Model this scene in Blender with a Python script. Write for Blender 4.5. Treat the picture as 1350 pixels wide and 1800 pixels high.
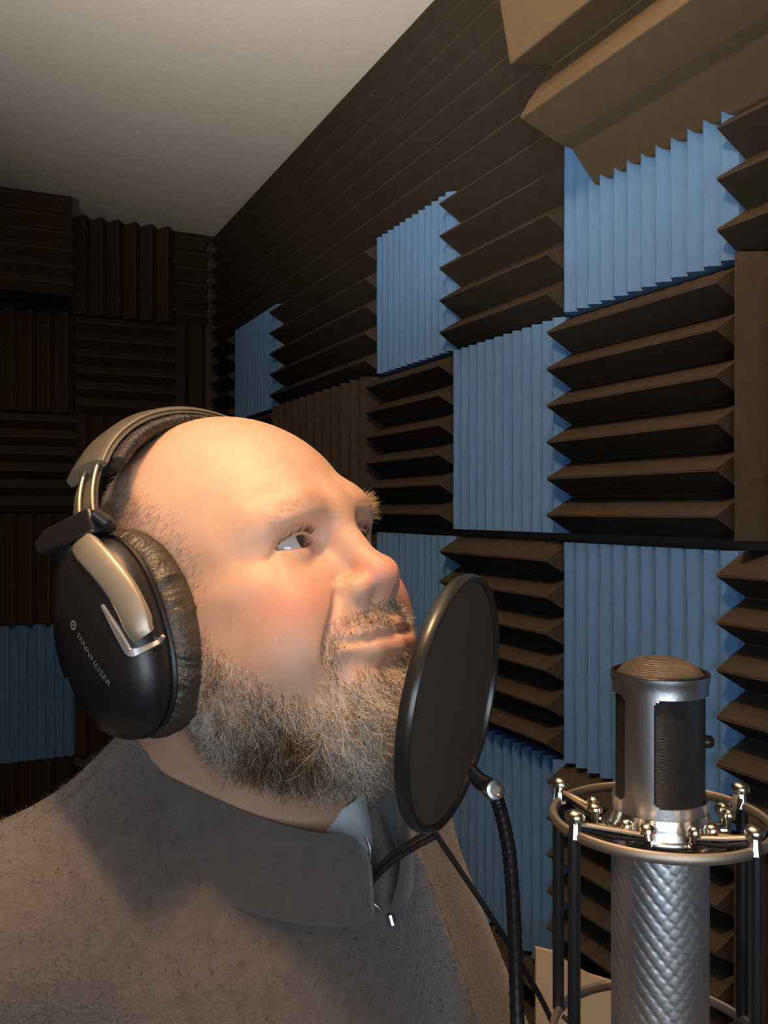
import bpy, bmesh, math, random
import numpy as np
from mathutils import Vector, Matrix

for o in list(bpy.data.objects):
    bpy.data.objects.remove(o, do_unlink=True)
scene = bpy.context.scene
COL = scene.collection
random.seed(7)
RNG = np.random.default_rng(11)

# ------------------------------------------------------------------ camera
CZ = 1.60                                  # the phone is held at about head height
YAW = math.radians(25.57)                  # it is turned towards the right wall
FW = np.array([math.sin(YAW), math.cos(YAW), 0.0])
RT = np.array([math.cos(YAW), -math.sin(YAW), 0.0])
UP = np.array([0.0, 0.0, 1.0])
EYE = np.array([0.0, 0.0, CZ])


def C(r, f, u):
    """world point from metres right of / ahead of / above the phone"""
    return EYE + RT * r + FW * f + UP * u


cam_d = bpy.data.cameras.new('camera')
cam = bpy.data.objects.new('camera', cam_d)
COL.objects.link(cam)
cam_d.sensor_fit = 'VERTICAL'
cam_d.sensor_height = 36.0
cam_d.lens = 1554.0 / 1800.0 * 36.0
cam_d.clip_start = 0.02
cam.location = EYE
cam.rotation_euler = (math.radians(90.0 - 0.15), 0.0, -YAW)
scene.camera = cam

# ------------------------------------------------------------------ light
scene.view_settings.view_transform = 'Standard'
scene.view_settings.look = 'None'
scene.view_settings.gamma = 1.0
scene.view_settings.use_curve_mapping = False
scene.view_settings.exposure = 0.28

world = bpy.data.worlds.new('world')
scene.world = world
world.use_nodes = True
world.node_tree.nodes['Background'].inputs[0].default_value = (0.9, 0.85, 0.8, 1)
world.node_tree.nodes['Background'].inputs[1].default_value = 0.02


def add_light(name, kind, loc, energy, color, size, size_y=None, aim=None):
    d = bpy.data.lights.new(name, kind)
    d.energy = energy
    d.color = color
    if kind == 'AREA':
        d.size = size
        if size_y:
            d.shape = 'RECTANGLE'
            d.size_y = size_y
    else:
        d.shadow_soft_size = size
    o = bpy.data.objects.new(name, d)
    COL.objects.link(o)
    o.location = loc
    if aim is not None:
        v = Vector(aim) - Vector(loc)
        o.rotation_euler = v.to_track_quat('-Z', 'Y').to_euler()
    return o


# warm bulb under the ceiling of the booth, above and a little in front of the man
add_light('ceiling_bulb', 'POINT', C(-0.10, 0.30, 0.83), 22.0, (1.0, 0.60, 0.30), 0.045)
# cool light of the computer screen on the desk behind the phone
add_light('screen_light', 'AREA', C(0.10, -0.30, -0.05), 3.9, (0.74, 0.87, 1.0), 0.55, 0.32, aim=C(-0.02, 0.7, -0.1))
# added fill light behind the phone to brighten the ceiling, no lamp known there
fill_ = add_light('added_ceiling_fill', 'AREA', C(-0.45, -0.35, -0.20), 6.3, (1.0, 0.88, 0.74), 0.22, 0.22, aim=C(-0.15, 0.90, 0.905))
fill_.data.spread = math.radians(60)


# ------------------------------------------------------------------ materials
def new_mat(name):
    m = bpy.data.materials.new(name)
    m.use_nodes = True
    nt = m.node_tree
    return m, nt, nt.nodes['Principled BSDF']


def mat(name, color, rough=0.6, metal=0.0, noise=0.0, nscale=40.0, bump=0.0, bscale=300.0, sheen=0.0, spec=0.5, coat=0.0):
    m, nt, b = new_mat(name)
    b.inputs['Roughness'].default_value = rough
    b.inputs['Metallic'].default_value = metal
    b.inputs['Specular IOR Level'].default_value = spec
    b.inputs['Coat Weight'].default_value = coat
    if sheen:
        b.inputs['Sheen Weight'].default_value = sheen
        b.inputs['Sheen Roughness'].default_value = 0.5
    tc = nt.nodes.new('ShaderNodeTexCoord')
    if noise:
        n = nt.nodes.new('ShaderNodeTexNoise')
        n.inputs['Scale'].default_value = nscale
        n.inputs['Detail'].default_value = 5
        nt.links.new(tc.outputs['Object'], n.inputs['Vector'])
        r = nt.nodes.new('ShaderNodeMix')
        r.data_type = 'RGBA'
        r.inputs[6].default_value = (*[c * (1 - noise) for c in color], 1)
        r.inputs[7].default_value = (*[min(1, c * (1 + noise)) for c in color], 1)
        nt.links.new(n.outputs['Fac'], r.inputs[0])
        nt.links.new(r.outputs[2], b.inputs['Base Color'])
    else:
        b.inputs['Base Color'].default_value = (*color, 1)
    if bump:
        n2 = nt.nodes.new('ShaderNodeTexNoise')
        n2.inputs['Scale'].default_value = bscale
        n2.inputs['Detail'].default_value = 3
        nt.links.new(tc.outputs['Object'], n2.inputs['Vector'])
        bp = nt.nodes.new('ShaderNodeBump')
        bp.inputs['Strength'].default_value = bump
        bp.inputs['Distance'].default_value = 0.002
        nt.links.new(n2.outputs['Fac'], bp.inputs['Height'])
        nt.links.new(bp.outputs['Normal'], b.inputs['Normal'])
    return m


M = {}
M['foam_dark'] = mat('foam_dark', (0.046, 0.038, 0.030), 0.95, noise=0.25, nscale=60, bump=0.5, bscale=900, sheen=0.0, spec=0.1)
M['foam_blue'] = mat('foam_blue', (0.088, 0.195, 0.40), 0.95, noise=0.12, nscale=30, bump=0.4, bscale=900, spec=0.1)
M['foam_trap'] = mat('foam_trap', (0.095, 0.072, 0.047), 0.95, noise=0.12, nscale=50, bump=0.4, bscale=700, spec=0.1)
M['wall'] = mat('wall', (0.05, 0.04, 0.032), 0.9, noise=0.2, nscale=8)
M['ceiling'] = mat('ceiling', (0.80, 0.77, 0.72), 0.95, noise=0.06, nscale=5, bump=0.15, bscale=150, spec=0.2)
M['floor'] = mat('floor', (0.09, 0.08, 0.075), 0.9, noise=0.3, nscale=150, bump=0.5, bscale=600)
M['chrome'] = mat('chrome', (0.72, 0.72, 0.73), 0.22, 1.0, bump=0.04, bscale=200)
M['brushed'] = mat('brushed', (0.60, 0.61, 0.63), 0.36, 1.0, noise=0.06, nscale=80, bump=0.05, bscale=500)
M['nickel'] = mat('nickel', (0.42, 0.35, 0.28), 0.55, 1.0, noise=0.08, nscale=90)
M['black_metal'] = mat('black_metal', (0.018, 0.018, 0.02), 0.35, 0.3, noise=0.2, nscale=60)
M['black_plastic'] = mat('black_plastic', (0.012, 0.012, 0.013), 0.38, noise=0.2, nscale=60, bump=0.03, bscale=600)
M['elastic'] = mat('elastic', (0.012, 0.011, 0.011), 0.85, noise=0.3, nscale=400)
M['wood'] = mat('wood', (0.20, 0.12, 0.07), 0.5, noise=0.3, nscale=12)
M['card'] = mat('card', (0.52, 0.42, 0.30), 0.85, noise=0.08, nscale=25, bump=0.1, bscale=300)
M['yoke'] = mat('yoke', (0.40, 0.34, 0.26), 0.42, 0.6, noise=0.06, nscale=60)
M['silver'] = mat('silver', (0.75, 0.77, 0.80), 0.3, 0.8, noise=0.03)
M['leather'] = mat('leather', (0.085, 0.070, 0.050), 0.45, noise=0.15, nscale=90, bump=0.25, bscale=500)
M['pad_dark'] = mat('pad_dark', (0.022, 0.018, 0.016), 0.55, noise=0.2, nscale=60, bump=0.4, bscale=250)
M['pad_brown'] = mat('pad_brown', (0.050, 0.040, 0.028), 0.42, noise=0.2, nscale=60, bump=0.5, bscale=350)
M['hoop'] = mat('hoop', (0.035, 0.033, 0.030), 0.28, 0.4, noise=0.1)
M['print'] = mat('print', (0.17, 0.17, 0.175), 0.5, noise=0.05)


# ------------------------------------------------------------------ mesh helpers
def mesh_np(name, verts, faces_flat, loop_tot, material=None, smooth=False):
    """faces given as a flat list of corner indices plus the corner count of each face"""
    me = bpy.data.meshes.new(name)
    v = np.ascontiguousarray(verts, dtype=np.float32)
    lt = np.asarray(loop_tot, dtype=np.int32)
    ff = np.asarray(faces_flat, dtype=np.int32).ravel()
    me.vertices.add(len(v))
    me.vertices.foreach_set('co', v.ravel())
    me.loops.add(len(ff))
    me.loops.foreach_set('vertex_index', ff)
    me.polygons.add(len(lt))
    ls = np.zeros(len(lt), dtype=np.int32)
    ls[1:] = np.cumsum(lt)[:-1]
    me.polygons.foreach_set('loop_start', ls)
    me.polygons.foreach_set('loop_total', lt)
    me.polygons.foreach_set('use_smooth', np.full(len(lt), smooth))
    me.update(calc_edges=True)
    me.validate()
    if material:
        me.materials.append(material)
    return me


class MB:
    """collects shapes, links them as one mesh object"""

    def __init__(self):
        self.v = []
        self.f = []

    def add(self, vs, fs):
        o = len(self.v)
        self.v += [tuple(float(c) for c in p) for p in vs]
        self.f += [tuple(i + o for i in q) for q in fs]

    def box(self, c, s, R=None):
        c = np.asarray(c, float)
        h = np.asarray(s, float) / 2
        R = np.eye(3) if R is None else np.asarray(R)
        vs = [c + R @ (h * np.array([x, y, z])) for x in (-1, 1) for y in (-1, 1) for z in (-1, 1)]
        self.add(vs, [(0, 1, 3, 2), (4, 6, 7, 5), (0, 4, 5, 1), (2, 3, 7, 6), (0, 2, 6, 4), (1, 5, 7, 3)])

    def lathe(self, prof, c=(0, 0, 0), R=None, n=48, closed=False):
        """prof: list of (radius, height) turned about local Z"""
        R = np.eye(3) if R is None else np.asarray(R)
        c = np.asarray(c, float)
        vs = []
        for r, z in prof:
            for k in range(n):
                a = 2 * math.pi * k / n
                vs.append(c + R @ np.array([r * math.cos(a), r * math.sin(a), z]))
        fs = []
        m = len(prof)
        rng = range(m if closed else m - 1)
        for i in rng:
            j = (i + 1) % m
            for k in range(n):
                k2 = (k + 1) % n
                fs.append((i * n + k, i * n + k2, j * n + k2, j * n + k))
        if not closed:
            if prof[0][0] > 1e-6:
                fs.append(tuple(reversed(range(n))))
            if prof[-1][0] > 1e-6:
                fs.append(tuple((m - 1) * n + k for k in range(n)))
        self.add(vs, fs)

    def tube(self, pts, rad, n=10, cap=True, ry=None, upv=None, closed=False):
        """sweep a circle (or ellipse rad x ry) along a polyline"""
        P = np.asarray(pts, float)
        m = len(P)
        rad = np.broadcast_to(np.asarray(rad, float), (m,))
        ryy = rad if ry is None else np.broadcast_to(np.asarray(ry, float), (m,))
        T = np.zeros_like(P)
        if closed:
            T = np.roll(P, -1, 0) - np.roll(P, 1, 0)
        else:
            T[1:-1] = P[2:] - P[:-2]
            T[0] = P[1] - P[0]
            T[-1] = P[-1] - P[-2]
        T /= np.linalg.norm(T, axis=1)[:, None]
        nrm = np.array([0.3, 0.2, 0.93]) if upv is None else np.asarray(upv, float)
        vs = []
        for i in range(m):
            nrm = nrm if upv is None else np.asarray(upv, float)
            nn = nrm - T[i] * (nrm @ T[i])
            if np.linalg.norm(nn) < 1e-6:
                nn = np.cross(T[i], [1, 0, 0])
            nn /= np.linalg.norm(nn)
            bb = np.cross(T[i], nn)
            if upv is None:
                nrm = nn
            for k in range(n):
                a = 2 * math.pi * k / n
                vs.append(P[i] + nn * rad[i] * math.cos(a) + bb * ryy[i] * math.sin(a))
        fs = []
        for i in range(m if closed else m - 1):
            j = (i + 1) % m
            for k in range(n):
                k2 = (k + 1) % n
                fs.append((i * n + k, i * n + k2, j * n + k2, j * n + k))
        if cap and not closed:
            fs.append(tuple(reversed(range(n))))
            fs.append(tuple((m - 1) * n + k for k in range(n)))
        self.add(vs, fs)

    def build(self, name, material, parent=None, smooth=True, bevel=0.0, sharp=35.0):
        off = np.zeros(3) if parent is None else base_of(parent)
        v = np.array(self.v) - off
        lt = [len(q) for q in self.f]
        me = mesh_np(name, v, [i for q in self.f for i in q], lt, material, smooth)
        bm = bmesh.new()
        bm.from_mesh(me)
        bmesh.ops.recalc_face_normals(bm, faces=bm.faces)
        if smooth:
            for e in bm.edges:
                if len(e.link_faces) == 2 and e.calc_face_angle(0) > math.radians(sharp):
                    e.smooth = False
        bm.to_mesh(me)
        bm.free()
        o = link(name, me, parent)
        if bevel:
            md = o.modifiers.new('bevel', 'BEVEL')
            md.width = bevel
            md.segments = 2
            md.limit_method = 'ANGLE'
        return o


BASE = {}


def base_of(o):
    return BASE.get(o.name, np.zeros(3))


def link(name, data, parent=None):
    o = bpy.data.objects.new(name, data)
    COL.objects.link(o)
    if parent is not None:
        o.parent = parent
        BASE[o.name] = base_of(parent)
    return o


def tag(o, label=None, cat=None, group=None, kind=None):
    if label:
        o['label'] = label
    if cat:
        o['category'] = cat
    if group:
        o['group'] = group
    if kind:
        o['kind'] = kind
    return o


def thing(name, label, cat, loc, group=None):
    o = bpy.data.objects.new(name, None)
    COL.objects.link(o)
    o.empty_display_size = 0.05
    o.location = loc
    BASE[o.name] = np.asarray(loc, float)
    return tag(o, label, cat, group)


def smooth_path(pts, n=8):
    """Catmull-Rom through the points"""
    P = [np.asarray(p, float) for p in pts]
    P = [2 * P[0] - P[1]] + P + [2 * P[-1] - P[-2]]
    out = []
    for i in range(1, len(P) - 2):
        for k in range(n):
            t = k / n
            a, b, c, d = P[i - 1], P[i], P[i + 1], P[i + 2]
            out.append(0.5 * (2 * b + (c - a) * t + (2 * a - 5 * b + 4 * c - d) * t * t + (3 * b - a - 3 * c + d) * t ** 3))
    out.append(P[-2])
    return np.array(out)


def frame_z(n, xh=(0, 0, 1)):
    """rotation whose Z column is n"""
    n = np.asarray(n, float)
    n = n / np.linalg.norm(n)
    x = np.asarray(xh, float)
    x = x - n * (x @ n)
    if np.linalg.norm(x) < 1e-6:
        x = np.cross(n, [1, 0, 0])
    x /= np.linalg.norm(x)
    return np.array([x, np.cross(n, x), n]).T

# ------------------------------------------------------------------ room shell
XW, YB, ZC = 0.785, 2.885, 0.905           # right wall, back wall, ceiling (relative to the phone)
XL, YF = -1.05, -0.85


def slab(name, lo, hi, m):
    b = MB()
    lo = np.array(lo, float)
    hi = np.array(hi, float)
    b.box((lo + hi) / 2, hi - lo)
    o = b.build(name, m, smooth=False)
    return tag(o, kind='structure')


ZT = CZ + ZC
wall_right = slab('wall_right', (XW, YF - 0.1, 0), (XW + 0.1, YB + 0.1, ZT), M['wall'])
wall_back = slab('wall_back', (XL, YB, 0), (XW, YB + 0.1, ZT), M['wall'])
wall_left = slab('wall_left', (XL - 0.1, YF - 0.1, 0), (XL, YB + 0.1, ZT), M['wall'])
wall_front = slab('wall_front', (XL, YF - 0.1, 0), (XW, YF, ZT), M['wall'])
floor = slab('floor', (XL - 0.1, YF - 0.1, -0.1), (XW + 0.1, YB + 0.1, 0), M['floor'])
ceiling = slab('ceiling', (XL - 0.1, YF - 0.1, ZT), (XW + 0.1, YB + 0.1, ZT + 0.1), M['ceiling'])


# ------------------------------------------------------------------ foam tiles
def wedge_mesh(name, w, h, n, base, ridge, material, seed, seg=8, tip=0.0022, jit=0.0007):
    """ridges run along local X, stacked along local Y, standing out along local Z"""
    rg = np.random.default_rng(seed)
    wob = 0.15 if ridge > 0.03 else 0.3
    ys, zs = [-h / 2], [base + 0.001]
    p = h / n
    for i in range(n):
        y0 = -h / 2 + i * p
        ys += [y0 + p / 2 - tip / 2, y0 + p / 2 + tip / 2]
        zs += [base + ridge, base + ridge]
        if i < n - 1:
            ys += [y0 + p - 0.0008, y0 + p + 0.0008]
            zs += [base, base]
    ys.append(h / 2)
    zs.append(base + 0.001)
    m = len(ys)
    verts = []
    for k in range(seg + 1):
        x = -w / 2 + w * k / seg
        for j in range(m):
            dz = (rg.normal(0, jit) + 0.0008 * math.sin(k * 0.5 + j * 0.7 + seed)) * wob
            dy = rg.normal(0, jit) * wob if 0 < j < m - 1 else 0
            verts.append((x, ys[j] + dy, zs[j] + dz))
        verts.append((x, h / 2, 0))
        verts.append((x, -h / 2, 0))
    q = m + 2
    faces = []
    for k in range(seg):
        for j in range(q):
            j2 = (j + 1) % q
            faces.append((k * q + j, (k + 1) * q + j, (k + 1) * q + j2, k * q + j2))
    faces.append(tuple(range(q)))
    faces.append(tuple(reversed([seg * q + j for j in range(q)])))
    me = bpy.data.meshes.new(name)
    me.from_pydata(verts, [], faces)
    me.materials.append(material)
    bm = bmesh.new()
    bm.from_mesh(me)
    bmesh.ops.recalc_face_normals(bm, faces=bm.faces)
    bm.to_mesh(me)
    bm.free()
    return me


T = 0.3048
_cache = {}


def tile(parent, wall, a, b, z0, z1, colour, ridges, var=0):
    """a..b along the wall, z0..z1 relative to the phone; ridges 'h' or 'v'"""
    w, h = abs(b - a), z1 - z0
    along, across = (w, h) if ridges == 'h' else (h, w)
    if colour == 'blue':
        n, bs, rd, mt, tp = max(2, round(across / T * 12)), 0.0205, 0.013, M['foam_blue'], 0.0022
    else:
        n, bs, rd, mt, tp = max(1, round(across / T * 6)), 0.012, 0.042, M['foam_dark'], 0.0030
    key = (round(along, 3), round(across, 3), colour, var % 3)
    if key not in _cache:
        _cache[key] = wedge_mesh('foam_tile', along - 0.0006, across - 0.0006, n, bs, rd, mt, var % 3 + 1, tip=tp)
    o = link('foam_tile', _cache[key], parent)
    mid = (a + b) / 2
    zc = CZ + (z0 + z1) / 2
    if wall == 'right':
        X, Y, Z = ((0, -1, 0), (0, 0, 1), (-1, 0, 0)) if ridges == 'h' else ((0, 0, 1), (0, 1, 0), (-1, 0, 0))
        loc = (XW, mid, zc)
    else:
        X, Y, Z = ((1, 0, 0), (0, 0, 1), (0, -1, 0)) if ridges == 'h' else ((0, 0, 1), (-1, 0, 0), (0, -1, 0))
        loc = (mid, YB, zc)
    mt4 = Matrix(np.array([X, Y, Z]).T.tolist()).to_4x4()
    mt4.translation = loc
    o.matrix_local = mt4
    o['label'] = ('blue' if colour == 'blue' else 'dark brown') + ' foam tile with ' + ('upright' if ridges == 'v' else 'level') + ' ridges'
    return o


ROWS = {'A': (0.548, 0.895), 'B': (0.272, 0.545), 'C': (-0.033, 0.270), 'D': (-0.350, -0.045), 'E': (-0.655, -0.351),
        'F': (-0.960, -0.657)}
# column edges along the right wall, from the camera side to the back corner
S0 = 1.6157
EDGE = [S0 - 5 * T, S0 - 4 * T, S0 - 3 * T, S0 - 2 * T, S0 - T, S0, S0 + T, S0 + 2 * T, S0 + 3 * T + 0.1, S0 + 4 * T]
LAY = {   # one code per column: D/B dark or blue, h/v ridge direction
    'A': ['Dh', 'Dh', 'Dh', 'Dh', 'Dh', 'Dh', 'Dh', 'Dh', 'Dh'],
    'B': ['Bv', 'Dh', 'Bv', 'Dh', 'Bv', 'Dh', 'Dh', 'Bv', 'Dh'],
    'C': ['Dh', 'Dv', 'Dh', 'Bv', 'Dh', 'Dv', 'Dv', 'Dh', 'Dv'],
    'D': ['Bv', 'Dh', 'Bv', 'Dh', 'Bv', 'Dh', 'Bv', 'Dh', 'Dv'],
    'E': ['Dh', 'Dv', 'Dh', 'Bv', 'Dh', 'Bv', 'Dh', 'Dv', 'Dh'],
    'F': ['Dv', 'Dh', 'Dv', 'Dh', 'Dv', 'Dh', 'Dv', 'Dh', 'Dv'],
}
var = 0
for row, codes in LAY.items():
    z0, z1 = ROWS[row]
    for i, cd in enumerate(codes):
        var += 1
        a, b = EDGE[i], EDGE[i + 1]
        top = z1 + 0.0
        if row == 'A' and i < 2:
            continue                           # behind the bass trap
        if row == 'B' and i < 2:
            top = 0.437
        tile(wall_right, 'right', a, b, z0, top, 'blue' if cd[0] == 'B' else 'dark', cd[1], var)

# back wall
BX = [0.725, 0.619, 0.314, 0.009, -0.296, -0.60]
BROWS = [(0.60, 0.900), (0.295, 0.598), (-0.010, 0.293), (-0.345, -0.012), (-0.755, -0.347), (-1.06, -0.757)]
for j, (z0, z1) in enumerate(BROWS):
    for i in range(5):
        b, a = BX[i], BX[i + 1]
        var += 1
        blue = (j == 4 and i == 2) or (j == 2 and i == 4)
        tile(wall_back, 'back', a, b, z0, z1, 'blue' if blue else 'dark', 'v' if ((i + j) % 2 or blue) else 'h', var)

# ------------------------------------------------------------------ implicit surfaces for the body and the clothes
class Field:
    """signed distance samples on a grid; shapes are blended in, then the surface is meshed"""

    def __init__(self, X, Y, Z):
        self.a = [np.asarray(X, np.float32), np.asarray(Y, np.float32), np.asarray(Z, np.float32)]
        self.V = np.full([len(q) for q in self.a], 1e3, np.float32)

    def win(self, lo, hi):
        sl, co = [], []
        for k in range(3):
            i0 = int(np.searchsorted(self.a[k], lo[k]))
            i1 = int(np.searchsorted(self.a[k], hi[k]))
            sl.append(slice(i0, max(i1, i0)))
            shp = [1, 1, 1]
            shp[k] = -1
            co.append(self.a[k][sl[k]].reshape(shp))
        return tuple(sl), co

    def _mix(self, sl, d, k, sub):
        v = self.V[sl]
        if v.size == 0:
            return
        if sub:
            d = -d
            h = np.maximum(k - np.abs(v - d), 0) / k
            self.V[sl] = np.maximum(v, d) + h * h * k / 4
        else:
            h = np.maximum(k - np.abs(v - d), 0) / k
            self.V[sl] = np.minimum(v, d) - h * h * k / 4

    def ell(self, c, r, k=10.0, R=None, sub=False, pad=30.0):
        c = np.asarray(c, float)
        r = np.asarray(r, float)
        m = (r.max() if R is not None else r) + pad
        sl, (x, y, z) = self.win(c - m, c + m)
        x, y, z = x - c[0], y - c[1], z - c[2]
        if R is not None:
            R = np.asarray(R)
            x, y, z = (R[0, 0] * x + R[1, 0] * y + R[2, 0] * z, R[0, 1] * x + R[1, 1] * y + R[2, 1] * z,
                       R[0, 2] * x + R[1, 2] * y + R[2, 2] * z)
        k0 = np.sqrt((x / r[0]) ** 2 + (y / r[1]) ** 2 + (z / r[2]) ** 2)
        k1 = np.sqrt((x / r[0] ** 2) ** 2 + (y / r[1] ** 2) ** 2 + (z / r[2] ** 2) ** 2) + 1e-9
        self._mix(sl, (k0 * (k0 - 1) / k1).astype(np.float32), k, sub)

    def seg(self, p, q, r0, r1, k=10.0, sub=False, pad=30.0, flat=None):
        """tapered rod from p (radius r0) to q (radius r1); flat = (axis vector, factor) squashes it"""
        p = np.asarray(p, float)
        q = np.asarray(q, float)
        m = max(r0, r1) + pad
        sl, (x, y, z) = self.win(np.minimum(p, q) - m, np.maximum(p, q) + m)
        d = q - p
        L2 = d @ d
        t = np.clip(((x - p[0]) * d[0] + (y - p[1]) * d[1] + (z - p[2]) * d[2]) / L2, 0, 1)
        ax, ay, az = x - p[0] - t * d[0], y - p[1] - t * d[1], z - p[2] - t * d[2]
        if flat is not None:
            n, fct = np.asarray(flat[0], float), flat[1]
            n = n / np.linalg.norm(n)
            e = (ax * n[0] + ay * n[1] + az * n[2]) * (fct - 1)
            ax, ay, az = ax + e * n[0], ay + e * n[1], az + e * n[2]
        self._mix(sl, (np.sqrt(ax * ax + ay * ay + az * az) - (r0 + (r1 - r0) * t)).astype(np.float32), k, sub)

    def path(self, pts, rad, k=6.0, sub=False, pad=20.0):
        for i in range(len(pts) - 1):
            self.seg(pts[i], pts[i + 1], rad[i], rad[i + 1], k, sub, pad)

    def dab(self, c, s, amp, R=None):
        """push the surface out (amp > 0) or in, gaussian of sizes s"""
        c = np.asarray(c, float)
        s = np.broadcast_to(np.asarray(s, float), (3,))
        m = (s.max() if R is not None else s) * 3
        sl, (x, y, z) = self.win(c - m, c + m)
        x, y, z = x - c[0], y - c[1], z - c[2]
        if R is not None:
            R = np.asarray(R)
            x, y, z = (R[0, 0] * x + R[1, 0] * y + R[2, 0] * z, R[0, 1] * x + R[1, 1] * y + R[2, 1] * z,
                       R[0, 2] * x + R[1, 2] * y + R[2, 2] * z)
        self.V[sl] -= (amp * np.exp(-0.5 * ((x / s[0]) ** 2 + (y / s[1]) ** 2 + (z / s[2]) ** 2))).astype(np.float32)

    def crease(self, pts, w, amp, n=10):
        """row of small dabs along a line, widths and depths interpolated"""
        P = smooth_path(pts, n)
        m = len(P)
        for i, p in enumerate(P):
            u = i / (m - 1)
            ww = np.interp(u, np.linspace(0, 1, len(w)), w)
            aa = np.interp(u, np.linspace(0, 1, len(amp)), amp)
            st = np.linalg.norm(P[min(i + 1, m - 1)] - P[max(i - 1, 0)]) / 2
            self.dab(p, ww, aa * min(1.0, st / (ww * 2.5)))

    def snap(self, p, off=0.0):
        """move a point along Y onto the front of the surface"""
        ys = np.arange(135.0, 20.0, -0.5)
        Pq = np.stack([np.full_like(ys, p[0]), ys, np.full_like(ys, p[-1])], -1)
        hit = np.nonzero(self.sample(Pq) < 0)[0]
        y = p[1] if not len(hit) else ys[hit[0]]
        if len(hit) and hit[0] > 0:
            v0, v1 = self.sample(Pq[hit[0] - 1:hit[0] + 1])
            y = ys[hit[0] - 1] - 0.5 * v0 / (v0 - v1)
        return np.array([p[0], y + off, p[-1]])

    def sample(self, P):
        idx = [np.clip(np.interp(P[:, k], self.a[k], np.arange(len(self.a[k]))), 0, len(self.a[k]) - 1.001) for k in range(3)]
        i = [q.astype(int) for q in idx]
        w = [idx[k] - i[k] for k in range(3)]
        out = 0
        for dx in (0, 1):
            for dy in (0, 1):
                for dz in (0, 1):
                    ww = (w[0] if dx else 1 - w[0]) * (w[1] if dy else 1 - w[1]) * (w[2] if dz else 1 - w[2])
                    out = out + ww * self.V[i[0] + dx, i[1] + dy, i[2] + dz]
        return out

    def grad(self, P, e=1.2):
        g = np.stack([self.sample(P + np.eye(3)[k] * e) - self.sample(P - np.eye(3)[k] * e) for k in range(3)], -1)
        return g / (np.linalg.norm(g, axis=1)[:, None] + 1e-9)

    def mesh(self, relax=2):
        V, (ax, ay, az) = self.V, self.a
        S = V < 0
        nx, ny, nz = V.shape
        cnt = np.zeros((nx - 1, ny - 1, nz - 1), np.int8)
        for dx in (0, 1):
            for dy in (0, 1):
                for dz in (0, 1):
                    cnt += S[dx:nx - 1 + dx, dy:ny - 1 + dy, dz:nz - 1 + dz]
        I, J, K = np.nonzero((cnt > 0) & (cnt < 8))
        ids = np.full(cnt.shape, -1, np.int32)
        ids[I, J, K] = np.arange(len(I))
        acc = np.zeros((len(I), 3))
        num = np.zeros(len(I))
        cor = [(dx, dy, dz) for dx in (0, 1) for dy in (0, 1) for dz in (0, 1)]
        for a in cor:
            for k in range(3):
                if a[k] == 0:
                    b = list(a)
                    b[k] = 1
                    ia, ja, ka = I + a[0], J + a[1], K + a[2]
                    ib, jb, kb = I + b[0], J + b[1], K + b[2]
                    va, vb = V[ia, ja, ka], V[ib, jb, kb]
                    cr = (va < 0) != (vb < 0)
                    t = np.where(cr, va / np.where(va == vb, 1, va - vb), 0)
                    pa = np.stack([ax[ia], ay[ja], az[ka]], -1)
                    pb = np.stack([ax[ib], ay[jb], az[kb]], -1)
                    acc += (pa + (pb - pa) * t[:, None]) * cr[:, None]
                    num += cr
        P = acc / num[:, None]
        Q = []
        sx = S[:-1] != S[1:]
        i, j, k = np.nonzero(sx[:, 1:-1, 1:-1])
        j, k = j + 1, k + 1
        q = np.stack([ids[i, j - 1, k - 1], ids[i, j, k - 1], ids[i, j, k], ids[i, j - 1, k]], -1)
        q[~S[i, j, k]] = q[~S[i, j, k]][:, ::-1]
        Q.append(q)
        sy = S[:, :-1] != S[:, 1:]
        i, j, k = np.nonzero(sy[1:-1, :, 1:-1])
        i, k = i + 1, k + 1
        q = np.stack([ids[i - 1, j, k - 1], ids[i - 1, j, k], ids[i, j, k], ids[i, j, k - 1]], -1)
        q[~S[i, j, k]] = q[~S[i, j, k]][:, ::-1]
        Q.append(q)
        sz = S[:, :, :-1] != S[:, :, 1:]
        i, j, k = np.nonzero(sz[1:-1, 1:-1, :])
        i, j = i + 1, j + 1
        q = np.stack([ids[i - 1, j - 1, k], ids[i, j - 1, k], ids[i, j, k], ids[i - 1, j, k]], -1)
        q[~S[i, j, k]] = q[~S[i, j, k]][:, ::-1]
        Q.append(q)
        Q = np.concatenate(Q)
        for _ in range(relax):
            s = np.zeros_like(P)
            n = np.zeros(len(P))
            for a, b in ((0, 1), (1, 2), (2, 3), (3, 0)):
                for e in range(3):
                    s[:, e] += np.bincount(Q[:, a], P[Q[:, b], e], len(P)) + np.bincount(Q[:, b], P[Q[:, a], e], len(P))
                n += np.bincount(Q[:, a], minlength=len(P)) + np.bincount(Q[:, b], minlength=len(P))
            P = P + 0.5 * (s / np.maximum(n, 1)[:, None] - P)
            d = np.clip(self.sample(P), -2, 2)
            P = P - self.grad(P) * d[:, None] * 0.8
        return P, Q


def axis(*segs):
    """grid coordinates from (start, stop, step) runs"""
    out = []
    for a, b, s in segs:
        out += list(np.arange(a, b - 1e-6, s))
    out.append(segs[-1][1])
    return np.array(out)


# ------------------------------------------------------------------ the man: frames
def pose(yaw, pitch, roll):
    """columns right, forward, up of a figure that faces to the right of the photo, yawed towards the phone"""
    a, p, ro = [math.radians(q) for q in (yaw, pitch, roll)]
    F = np.array([math.cos(a), -math.sin(a), 0])
    R = np.array([-math.sin(a), -math.cos(a), 0])
    U = np.array([0, 0, 1.0])
    F2, U2 = F * math.cos(p) + U * math.sin(p), -F * math.sin(p) + U * math.cos(p)
    R3, U3 = R * math.cos(ro) - U2 * math.sin(ro), U2 * math.cos(ro) + R * math.sin(ro)
    return np.array([R3, F2, U3]).T


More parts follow.
